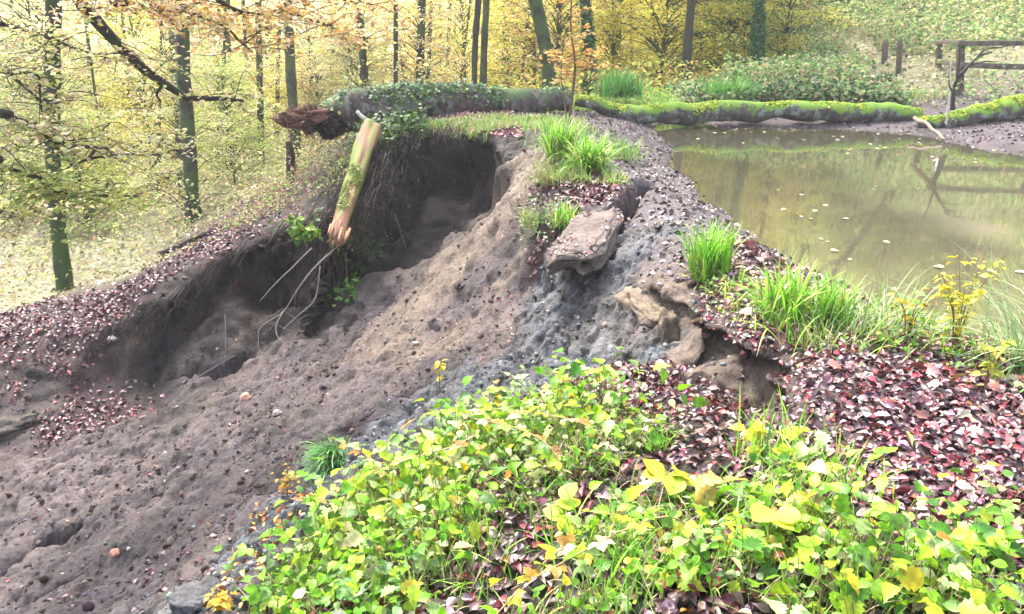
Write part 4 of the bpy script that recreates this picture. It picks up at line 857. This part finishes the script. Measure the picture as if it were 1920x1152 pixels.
# bramble canes arching over the mound
for k_, (p_, h_) in enumerate([((1080,950),.4),((1180,900),.35),((960,900),.38),((1330,1040),.4),((760,980),.34),((1120,1060),.36)]):
    a_ = rng.uniform(0, 2 * pi); q = gp(*p_); ln = .7; P = catmull([q, q + np.array((cos(a_) * .2, sin(a_) * .2, h_ * .55)), q + np.array((cos(a_) * ln, sin(a_) * ln, h_ * .3))], 16)
    where = ['right of the dark hollow', 'near the mound top', 'by the lime leaves', 'at the lower middle', 'on the left shoulder', 'at the bottom edge'][k_]
    e = empty('bramble', q, 'thin arching bramble cane %s of the plant mound' % where, 'bramble'); V, Fc = tube(P, np.linspace(.004, .002, 16), 5); mk('cane', V, Fc, M_STICK, np.tile((.30,.20,.10), (len(V), 1)), e, True)
    N = 12; M = frames(N, a_ + np.tile((1.2, -1.2), 6), rng.normal(0, .3, N)); V, Fc, C = place(TRI, P[3:15], M, rng.uniform(.035, .055, N), palette(N, YG, None, .15)); mk('leaves', V, Fc, M_PLANT, C, e)
# leaves growing on the dark bank right of the peeled log, and in the scarp
def bankplants(name, poly, N, size, cols, off, tm=ROUND, mx=14):
    k = pick(N, inpoly(PX, PY, poly) * (RF < mx) * (RF > 6)); pos = P3[k] + nrm[k] * rng.uniform(0, off, (N, 1)) + rng.normal(0, .03, (N, 3)) + np.array((0, -1, 0)) * rng.uniform(0, off, (N, 1))
    V, Fc, C = place(tm, pos, frames(N, rng.normal(-pi / 2, 1.0, N), rng.normal(-.2, .5, N), rng.normal(0, .5, N)), rng.uniform(size[0], size[1], N), palette(N, cols, None, .25)); o = mk(name, V, Fc, M_PLANT, C); tag(o, kind='stuff')
bankplants('bank_ivy', [(700,240),(800,225),(815,290),(775,340),(750,420),(700,500),(655,470),(670,330)], 2400, (.04, .085), [(.03,.09,.02),(.05,.15,.02),(.12,.26,.03),(.10,.15,.06),(.02,.04,.015)], .30)
bankplants('bank_ivy', [(620,450),(680,450),(680,560),(630,560)], 420, (.04, .07), [(.08,.24,.03),(.16,.34,.05)], .15)
bankplants('bank_ivy', [(500,420),(620,400),(640,480),(560,500)], 260, (.04, .07), [(.06,.14,.03),(.10,.22,.04),(.2,.1,.1)], .1)
bankplants('crest_moss', [(700,235),(790,222),(800,250),(720,262)], 900, (.03, .06), [(.24,.42,.05),(.38,.46,.05),(.45,.42,.08)], .05, DIAM)
bankplants('grey_lichen_leaves', [(980,360),(1060,380),(1040,450),(980,460)], 300, (.03, .05), [(.22,.28,.12),(.14,.2,.08),(.3,.34,.2)], .08, DIAM)
# floating leaves
N = 420; x = rng.uniform(2.2, 11, N); y = 4 + 10 * rng.random(N) ** .8; kf = fbm(np.stack([x * .7, y * .7, 0 * x], -1) + 3, 2) > .12; x, y = x[kf], y[kf]; N = len(x); mW = inpoly(x, y, [(p[0] + .5, p[1]) for p in [W(px, py, -.25) for px, py in SHORE]] + [(3.2, 14), (12, 14), (12, 4)]); x, y = x[mW], y[mW]; N = len(x)
V, Fc, C = place(ROUND, np.stack([x, y, np.full(N, -.243)], -1), frames(N, tilt=rng.normal(0, .02, N), roll=rng.normal(0, .02, N)), rng.uniform(.04, .085, N), palette(N, [(.55,.5,.34),(.6,.52,.22),(.35,.25,.15),(.5,.42,.38)], None, .2)); o = mk('floating_leaves', V, Fc, M_LITTER, C); tag(o, kind='stuff')

# ------------------------------------------------------------------ the wood
PAL = dict(yellow=[(.74,.66,.10),(.80,.74,.20),(.58,.62,.10),(.76,.56,.09)], green=[(.44,.54,.12),(.58,.62,.20),(.34,.46,.11),(.66,.62,.22)],
           orange=[(.80,.54,.16),(.82,.68,.30),(.70,.36,.14),(.80,.72,.50),(.80,.74,.26),(.8,.56,.40)], pale=[(.70,.70,.32),(.66,.68,.26),(.52,.58,.18),(.74,.62,.34),(.72,.54,.40),(.62,.64,.40)], ivy=[(.05,.16,.05),(.08,.24,.07),(.12,.30,.10)])
def crown_arr(h0, h1, rad, nl, size, pal, nspray=60, top=1.0, taper=.5, tm=DIAM, twigA=None, cx=None):
    """layered sprays of leaves around a vertical stem"""
    per = nl // nspray; A = Acc()
    for s_ in range(nspray):
        z = h0 + (h1 - h0) * rng.random() ** top; rz = rad * (1 - taper * (z - h0) / (h1 - h0)); a_ = rng.uniform(0, 2 * pi); d = rz * math.sqrt(rng.uniform(.02, 1))
        c = np.array((cos(a_) * d, sin(a_) * d, z)); sr = rng.uniform(.35, .8) * (.5 + rad * .22)
        if twigA is not None:
            V, Fc = tube(catmull([(0, 0, z - rng.uniform(.1, .5) - .25 * d), c * np.array((.5, .5, 1)) + rng.normal(0, .12, 3), c + np.array((cos(a_), sin(a_), -.05)) * sr * .7], 6), np.linspace(.012 + .008 * d, .003, 6), 3, cap=False); twigA.add(V, Fc)
        q = rng.normal(0, 1, (per, 3)) * np.array((sr * .55, sr * .55, .07)) + c; q[:, 2] -= .15 * ((q[:, 0] - c[0]) ** 2 + (q[:, 1] - c[1]) ** 2)
        V, Fc, C = place(tm, q, frames(per, tilt=rng.normal(-.15, .35, per), roll=rng.normal(0, .5, per)), rng.uniform(size[0], size[1], per), palette(per, pal, None, .22) * rng.uniform(.75, 1.2)); A.add(V, Fc, C)
    return A
# young understorey beeches: prototypes shared by many individuals
protos = []
for k_, (pn, H, nl) in enumerate([('yellow', 5.5, 5200), ('pale', 6.5, 5600), ('green', 5.0, 5200), ('orange', 5.0, 4200), ('yellow', 7.5, 6400), ('green', 3.6, 4200)]):
    T_ = Acc(); P = catmull([(0, 0, -.3), (.06, .03, H * .3), (-.08, .05, H * .65), (.05, 0, H)], 14); V, Fc = tube(P, np.linspace(.045, .01, 14), 6, .1); T_.add(V, Fc)
    A = crown_arr(.25, H, 1.5 + H * .12, int(nl * 1.5), (.07, .125), PAL[pn], 130, 1.0, .4, twigA=T_)
    V, Fc, C = A.get(); tv, tf, tcx = T_.get(); protos.append((pn, meshdata('leaves', V, Fc, M_LEAF, C), meshdata('trunk', tv, tf, M_BARKFAR)))
def beech(x, y, kind, sc, label, group):
    p = protos[kind]; z = gz(x, y)[2]; e = empty('young_beech', (x, y, z), label, 'young tree', group)
    e.rotation_euler = (0, 0, rng.uniform(0, 6.28)); e.scale = (sc, sc, sc * rng.uniform(.85, 1.1))
    for nm, me in (('trunk', p[2]), ('crown', p[1])): o = bpy.data.objects.new(nm, me); S.collection.objects.link(o); o.parent = e
    return e
def scatter_beech(N, x0, x1, y0, y1, kinds, sc, label, group, cond=lambda x, y: True, mind=1.3):
    got = []; tries = 0
    while len(got) < N and tries < 4000:
        tries += 1; y = y0 + (y1 - y0) * rng.random() ** .8; x = rng.uniform(x0, x1) * y
        if cond(x, y) and all((x - a) ** 2 + (y - b) ** 2 > mind ** 2 for a, b in got): got.append((x, y)); beech(x, y, int(rng.choice(kinds)), rng.uniform(*sc), label, group)
scatter_beech(42, -.80, -.42, 14.5, 44, [1,0,2,1,2], (.55, 1.0), 'young beech with pale yellow leaves in the valley wood left of the thick grey trunk', 'young beeches of the valley wood')
scatter_beech(30, -.42, -.16, 17, 46, [0,1,2,3,1], (.55, 1.0), 'young beech with yellow leaves behind the torn roots of the fallen trunk', 'young beeches behind the torn roots')
scatter_beech(30, -.16, .20, 19.5, 46, [0,4,0,3,1,4], (.7, 1.1), 'young beech with golden leaves in the wood behind the brown fallen trunk', 'golden young beeches behind the crest', lambda x, y: y > 18.5)
scatter_beech(24, .20, .38, 20, 46, [2,0,4,2,3], (.7, 1.0), 'young tree with yellow green leaves between the leaning trunk and ivy trunk', 'young trees behind the mossy log')
scatter_beech(60, .34, .85, 22, 50, [2,2,5,2,1], (.7, 1.1), 'young green leafed tree on the slope above the wooden posts', 'young trees on the slope', lambda x, y: not (.42 < x / y < .66 and y < 31))
# undergrowth on the hillside and valley floor
def under(name, N, weight, hts, size, cols, tm=DIAM):
    k = pick(N, weight); h = rng.random(N) ** 1.3 * hts * (.6 + .8 * np.clip(fbm(P3[k] * .35 + 3, 3) + .3, 0, 1)); pos = P3[k] + np.stack([rng.normal(0, .1, N), rng.normal(0, .1, N), h], -1)
    clump = fbm(pos * .9 + 60, 3)[:, None]
    V, Fc, C = place(tm, pos, frames(N, tilt=rng.normal(0, .5, N), roll=rng.normal(0, .6, N)), rng.uniform(size[0], size[1], N), np.clip(palette(N, cols, None, .2) * (1 + clump * .35), .01, .85)); o = mk(name, V, Fc, M_LEAF, C); tag(o, kind='stuff')
PATHM = inpoly(PX, PY, [(1540,70),(1620,80),(1700,120),(1780,170),(1760,190),(1650,165),(1600,120)])
FENM = (PX > 1620) & (PY > 20) & (RF < 22)
under('hillside_undergrowth', 60000, (gx > gy * .28) * (~PATHM) * (1 - .85 * FENM) * (RF > 17) * (RF < 60) * infr / np.maximum(RF, 10) ** 1.2, .75, (.07, .13), [(.22,.36,.10),(.32,.44,.14),(.14,.27,.09),(.44,.46,.20),(.48,.36,.24),(.08,.17,.06)])
under('wood_undergrowth', 26000, (gx < gy * .30) * (gx > -gy * .14) * (RF > 17) * (RF < 60) * infr / np.maximum(RF, 10) ** 1.2, .8, (.06, .13), [(.50,.52,.12),(.36,.46,.10),(.66,.58,.16),(.26,.36,.10),(.56,.36,.12)])
under('valley_undergrowth', 30000, (gx < -gy * .1) * (RF > 13) * (RF < 55) * infr / np.maximum(RF, 10), .8, (.05, .10), [(.46,.46,.18),(.34,.40,.13),(.52,.48,.24),(.22,.27,.10),(.40,.29,.16)])
under('bank_undergrowth', 5000, inpoly(PX, PY, [(560,290),(640,245),(700,250),(670,330),(620,385),(540,400),(430,440),(470,400)]) * (RF > 9) * (RF < 16), .22, (.035, .065), [(.24,.34,.08),(.36,.38,.14),(.14,.22,.05),(.20,.06,.07),(.30,.14,.12),(.42,.38,.20)])
under('ivy_bank', 16000, inpoly(gx, gy, [(3.6,15.0),(7.9,15.2),(8.4,17.0),(7,17.8),(3.6,17.5)]) * 1.0, .42, (.06, .11), [(.08,.20,.06),(.16,.30,.10),(.28,.38,.17),(.04,.09,.04),(.38,.40,.24),(.4,.33,.18)], ROUND)
under('crest_undergrowth', 9000, inpoly(gx, gy, [(-3.2,14.6),(1.2,15.0),(3.6,15.2),(3.6,17),(-3.5,16.4)]) * 1.0, .3, (.05, .09), [(.24,.42,.06),(.36,.48,.10),(.14,.30,.06),(.44,.48,.18)])
# ferny ivy growing on the thick trunk
N = 1700; t = rng.random(N) ** .8; k = np.clip((t * 42).astype(int) + 4, 0, 58); aa = rng.normal(.25, .65, N)
pos = P3l[k] + np.stack([rng.normal(0, .08, N), -np.sin(aa) * R3[k] * 1.06, np.cos(aa) * R3[k] * 1.08 + np.abs(rng.normal(0, .05, N))], -1)
V, Fc, C = place(ROUND, pos, frames(N, rng.normal(-pi / 2, 1.2, N), rng.normal(-.2, .5, N)), rng.uniform(.03, .065, N), palette(N, [(.07,.20,.09),(.12,.28,.12),(.22,.38,.10),(.30,.30,.26)], None, .25)); mk('ivy', V, Fc, M_PLANT, C, e3)

def bigtree(pl, wpx, Y, mat, label, H=13, crown='yellow', ivy=0, sides=12, flare=1.5, name='tree', group=None, cr=None, up=None):
    pts_ = [W(x, y, Y=Y) for x, y in pl]; r_ = wpx / F * Y / 2 * .78
    b_ = pts_[0]; d = pts_[0] - pts_[1]; d /= np.linalg.norm(d)
    zb = gz(b_[0], b_[1])[2]; foot = b_ + d * max(.0, (b_[2] - zb)) / max(.5, abs(d[2])) + d * .35
    dt = pts_[-1] - pts_[-2]; dt /= np.linalg.norm(dt); topp = pts_[-1] + dt * (H * .45); dt[2] += .6; dt /= np.linalg.norm(dt)
    P = [foot] + pts_ + (up if up is not None else [topp, topp + dt * H * .5]); P = catmull(P, 46)
    s = np.r_[0, np.cumsum(np.linalg.norm(np.diff(P, axis=0), axis=1))]; rad = r_ * (1 - .75 * s / s[-1]) + r_ * (flare - 1) * np.exp(-s / .35) + r_ * .15
    e = empty(name, P[0] + np.array((0, 0, .3)), label, 'tree', group)
    A = Acc(); V, Fc = tube(P, rad, sides, .16, 3.5); A.add(V, Fc)
    top = P[-1]; limbs = []
    for k in range(9):
        q = P[20 + k * 2 + int(rng.integers(0, 8))]; a_ = rng.uniform(0, 2 * pi); L_ = rng.uniform(1.6, 3.4)
        if q[2] < 4.2: continue
        lp = catmull([q, q + np.array((cos(a_), sin(a_), .5)) * L_ * .5, q + np.array((cos(a_) * L_, sin(a_) * L_, .6 * L_))], 8)
        V, Fc = tube(lp, np.linspace(r_ * .35, .012, 8), 6, .1); A.add(V, Fc); limbs.append(lp[-1])
    A.mk('trunk', mat, e, True)
    z0 = 5.5; zt = top[2] + 1.0; nl = cr or 1800; C_ = crown_arr(z0, max(zt, 7), 3.0, nl, (.10, .17), PAL[crown], 70, .8, .3)
    V, Fc, C = C_.get(); V = V + np.array((P[32][0], P[32][1], 0)); mk('crown', V, Fc, M_LEAF, C, e)
    if ivy:
        N = ivy; t = rng.random(N) * 30; k = t.astype(int); f = (t - k)[:, None]; c = P[k] * (1 - f) + P[k + 1] * f; a_ = rng.uniform(0, 2 * pi, N); rr_ = rad[k] * rng.uniform(1.0, 1.35, N)
        pos = c + np.stack([np.cos(a_) * rr_, np.sin(a_) * rr_, 0 * a_], -1); V, Fc, C = place(ROUND, pos, frames(N, a_, rng.normal(-.7, .4, N)), rng.uniform(.05, .09, N), palette(N, PAL['ivy'], None, .25)); mk('ivy', V, Fc, M_LEAF, C, e)
    return e
bigtree([(122,540),(108,430),(97,260),(99,140),(101,20)], 33, 11.8, M_BARKMOSS, 'moss covered green black trunk curving up at the left edge', crown='pale', flare=1.35)
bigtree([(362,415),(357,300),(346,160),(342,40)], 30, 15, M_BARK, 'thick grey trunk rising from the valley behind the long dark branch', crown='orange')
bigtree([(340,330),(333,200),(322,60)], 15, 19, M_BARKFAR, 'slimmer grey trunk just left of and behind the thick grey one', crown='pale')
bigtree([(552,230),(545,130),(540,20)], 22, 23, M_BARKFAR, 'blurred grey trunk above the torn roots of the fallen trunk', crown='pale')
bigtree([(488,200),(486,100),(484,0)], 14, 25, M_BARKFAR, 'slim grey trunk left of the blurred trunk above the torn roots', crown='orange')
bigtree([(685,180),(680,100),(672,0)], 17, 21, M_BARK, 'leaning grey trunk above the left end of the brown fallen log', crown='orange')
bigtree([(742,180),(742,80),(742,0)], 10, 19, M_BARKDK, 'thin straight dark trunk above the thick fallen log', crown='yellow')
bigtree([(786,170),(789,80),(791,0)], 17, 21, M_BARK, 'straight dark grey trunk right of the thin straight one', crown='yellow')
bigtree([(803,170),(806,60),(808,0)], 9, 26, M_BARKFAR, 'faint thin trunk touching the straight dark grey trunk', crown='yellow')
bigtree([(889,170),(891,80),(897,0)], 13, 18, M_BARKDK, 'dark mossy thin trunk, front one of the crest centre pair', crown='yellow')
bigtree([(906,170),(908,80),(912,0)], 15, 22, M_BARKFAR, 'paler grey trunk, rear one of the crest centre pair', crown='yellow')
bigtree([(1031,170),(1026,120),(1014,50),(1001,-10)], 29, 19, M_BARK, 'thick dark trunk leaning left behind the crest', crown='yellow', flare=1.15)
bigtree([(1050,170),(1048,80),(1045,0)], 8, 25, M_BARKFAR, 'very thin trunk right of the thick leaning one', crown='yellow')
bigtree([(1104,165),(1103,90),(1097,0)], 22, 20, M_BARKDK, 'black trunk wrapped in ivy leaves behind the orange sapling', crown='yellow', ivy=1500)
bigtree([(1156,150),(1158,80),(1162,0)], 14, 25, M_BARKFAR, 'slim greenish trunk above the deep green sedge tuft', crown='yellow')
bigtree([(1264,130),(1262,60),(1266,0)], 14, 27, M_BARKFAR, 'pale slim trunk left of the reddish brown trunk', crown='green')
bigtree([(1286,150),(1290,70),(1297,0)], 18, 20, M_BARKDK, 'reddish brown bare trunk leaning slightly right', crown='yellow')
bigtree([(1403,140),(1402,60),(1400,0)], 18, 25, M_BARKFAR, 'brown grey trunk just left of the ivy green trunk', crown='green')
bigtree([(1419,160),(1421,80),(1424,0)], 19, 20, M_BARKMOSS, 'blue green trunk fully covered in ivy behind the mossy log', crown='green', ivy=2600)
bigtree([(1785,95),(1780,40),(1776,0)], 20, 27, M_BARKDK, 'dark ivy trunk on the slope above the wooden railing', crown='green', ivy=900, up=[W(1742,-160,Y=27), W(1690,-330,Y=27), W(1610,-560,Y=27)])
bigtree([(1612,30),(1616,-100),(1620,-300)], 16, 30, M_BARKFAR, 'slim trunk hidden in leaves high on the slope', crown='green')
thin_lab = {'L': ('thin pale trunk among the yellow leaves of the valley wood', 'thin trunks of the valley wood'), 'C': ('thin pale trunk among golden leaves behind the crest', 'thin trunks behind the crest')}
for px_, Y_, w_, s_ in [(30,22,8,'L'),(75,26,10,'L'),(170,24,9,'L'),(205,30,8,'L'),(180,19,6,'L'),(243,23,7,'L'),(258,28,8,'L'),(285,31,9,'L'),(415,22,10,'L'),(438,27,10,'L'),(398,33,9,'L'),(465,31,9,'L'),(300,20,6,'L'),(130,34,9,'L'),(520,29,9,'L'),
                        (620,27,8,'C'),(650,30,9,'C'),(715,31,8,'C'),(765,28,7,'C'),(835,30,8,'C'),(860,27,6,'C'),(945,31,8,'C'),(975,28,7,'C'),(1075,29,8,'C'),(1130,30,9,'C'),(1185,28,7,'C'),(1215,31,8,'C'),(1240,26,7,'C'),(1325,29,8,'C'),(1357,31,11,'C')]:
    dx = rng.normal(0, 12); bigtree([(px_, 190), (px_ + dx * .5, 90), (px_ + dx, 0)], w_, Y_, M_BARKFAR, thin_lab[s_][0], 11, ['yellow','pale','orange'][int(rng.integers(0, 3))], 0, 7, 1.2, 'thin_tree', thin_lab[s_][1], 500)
# orange leafed sapling rising behind the big sedge
e = empty('sapling', gp(1068, 262), 'slender orange leafed sapling rising behind the big sedge pair', 'sapling'); A = Acc()
base = gp(1068, 262); y_ = base[1]
P = catmull([base, W(1072,190,Y=y_), W(1078,120,Y=y_), W(1070,50,Y=y_), W(1074,-30,Y=y_)], 20); V, Fc = tube(P, np.linspace(.022, .008, 20), 6); A.add(V, Fc, (.14,.09,.06)); B = []
P2_ = catmull([base, W(1060,200,Y=y_), W(1052,140,Y=y_ + .1), W(1058,70,Y=y_)], 14); V, Fc = tube(P2_, np.linspace(.012, .005, 14), 5); A.add(V, Fc, (.14,.09,.06))
for k in range(46):
    q = (P if k % 3 else P2_)[int(rng.integers(8, 14 if k % 3 == 0 else 20))]; a_ = rng.uniform(0, 2 * pi); L_ = rng.uniform(.2, .55); tip = q + np.array((cos(a_) * L_, sin(a_) * L_, .04)); V, Fc = tube([q, tip], [.004, .002], 3); A.add(V, Fc, (.14,.09,.06))
    for m_ in range(11): B.append(q + (tip - q) * rng.uniform(.25, 1.05) + rng.normal(0, .02, 3))
A.mk('stem', M_STICK, e); N = len(B); V, Fc, C = place(OVATE, np.array(B), frames(N, tilt=rng.normal(-.1, .3, N)), rng.uniform(.05, .075, N), palette(N, [(.70,.42,.10),(.72,.54,.18),(.66,.34,.08)], None, .12)); mk('leaves', V, Fc, M_LEAF, C, e)

# old beech standing left of the frame, its boughs reaching into the view
tb = np.array((-7.6, 5.4, -3.0)); bt = empty('old_beech', tb, 'dark boughs with pale autumn leaves reaching in from the upper left', 'tree')
P = catmull([tb - np.array((0, 0, .4)), tb + np.array((.1, 0, 3)), tb + np.array((.25, .2, 7)), tb + np.array((.1, .1, 13))], 30); V, Fc = tube(P, np.linspace(.34, .12, 30), 14, .15, 3); mk('trunk', V, Fc, M_BARKDK, None, bt, True)
A = crown_arr(6.6, 13, 3.0, 3200, (.08, .13), PAL['pale'], 70, 1, .2); V, Fc, C = A.get(); mk('crown', V + tb * np.array((1, 1, 1)), Fc, M_LEAF, C, bt)
def bough(pl, Ys, r0, r1, root, pal, nleaf, twigs=22, tl=.55, band=None, size=(.045, .07)):
    Q = [W(x, y, Y=Y) for (x, y), Y in zip(pl, Ys)]; L_ = ([np.array(root)] if root is not None else []) + Q; P = catmull(L_, 44)
    P = P + np.stack([fbm(P * 1.7 + 7 * k, 3) for k in range(3)], -1) * .035
    A = Acc(); V, Fc = tube(P, np.interp(np.linspace(0, 1, 44), [0, .35, 1], [r0 * 1.3, r0, r1]), 8, .2, 7); A.add(V, Fc); B = []
    for k in range(twigs):
        i_ = int(44 * (.28 + .7 * rng.random())); q = P[min(i_, 43)]; a_ = rng.uniform(0, 2 * pi); L2 = tl * rng.uniform(.4, 1.2)
        tp = catmull([q, q + np.array((cos(a_) * L2 * .5, sin(a_) * L2 * .5, rng.normal(.02, .08))), q + np.array((cos(a_) * L2, sin(a_) * L2, rng.normal(-.05, .12)))], 8)
        V, Fc = tube(tp, np.linspace(.0055, .002, 8), 4, cap=False); A.add(V, Fc)
        for m_ in range(nleaf // twigs): B.append(tp[int(rng.integers(1, 8))] + rng.normal(0, (.09, .09, .025)))
    brn = A.mk('branch', M_BARKDK, bt, True); N = len(B)
    V, Fc, C = place(OVATE, np.array(B), frames(N, tilt=rng.normal(-.12, .28, N), roll=rng.normal(0, .4, N)), rng.uniform(size[0], size[1], N), palette(N, PAL[pal], None, .14)); mk('foliage', V, Fc, M_LEAF, C, brn)
tr = lambda h: tb + np.array((.2, .1, h))
bough([(60,-110),(150,0),(215,75),(265,130),(315,165),(350,184),(405,188),(455,190)], [6.4,6.6,6.7,6.8,6.9,7.0,7.1,7.2], .046, .014, tr(7.5), 'pale', 420, 18)
bough([(300,158),(290,175),(297,190)], [6.85,6.85,6.85], .012, .006, None, 'pale', 6, 2, .2)
bough([(90,-60),(205,-2),(250,8),(290,16),(345,24),(425,55),(470,100)], [6.3,6.5,6.6,6.7,6.9,7.1,7.3], .026, .008, tr(6.9), 'orange', 1300, 34, .7)
bough([(200,-90),(340,-40),(455,22),(530,25),(620,45),(690,80)], [6.3,6.8,7.2,7.5,7.8,8.0], .022, .007, tr(7.3), 'orange', 1700, 40, .75)
bough([(200,-160),(350,-80),(520,-40),(640,-5),(700,20)], [6.6,6.9,7.2,7.5,7.8], .02, .006, tr(7.6), 'orange', 1500, 36, .75)
bough([(-60,205),(0,220),(45,235),(95,268),(140,275),(205,281)], [5.7,5.9,6.0,6.1,6.2,6.3], .024, .010, tr(4.3), 'pale', 620, 26)
bough([(175,283),(165,300),(140,310),(128,311)], [6.2,6.2,6.2,6.2], .010, .006, None, 'green', 60, 6, .3)
bough([(168,300),(200,295),(290,288),(360,275)], [6.2,6.3,6.5,6.8], .009, .004, None, 'pale', 260, 12, .4)
bough([(-80,300),(-10,320),(75,345),(115,368),(180,374),(250,373)], [5.6,5.8,6.0,6.1,6.3,6.5], .022, .007, tr(3.6), 'green', 1000, 34, .6)
bough([(-60,120),(0,140),(22,141),(60,180),(88,205)], [6.0,6.1,6.1,6.2,6.3], .014, .007, tr(5.0), 'pale', 420, 20, .5)
bough([(25,142),(70,145),(73,180),(76,218)], [6.1,6.2,6.2,6.2], .010, .007, None, 'pale', 120, 8, .4)
bough([(-80,20),(0,40),(60,60),(140,90),(230,120)], [6.0,6.2,6.4,6.6,6.8], .016, .005, tr(5.6), 'pale', 800, 30, .6)
bough([(-80,400),(0,400),(60,392),(130,388)], [5.9,6.1,6.3,6.4], .012, .004, tr(3.0), 'pale', 420, 18, .5)

# ------------------------------------------------------------------ damp autumn air
hz, n, p = newmat('haze'); n.nodes.remove(p); pv = nd(n, 'ShaderNodeVolumePrincipled', Density=0.0012); pv.inputs['Color'].default_value = (.96, .97, 1, 1); pv.inputs['Anisotropy'].default_value = .2
n.links.new(pv.outputs[0], n.nodes['Material Output'].inputs['Volume'])
V, Fc = box((0, 60, 16), (360, 300, 62)); o = mk('haze', V, Fc, hz); o['kind'] = 'stuff'
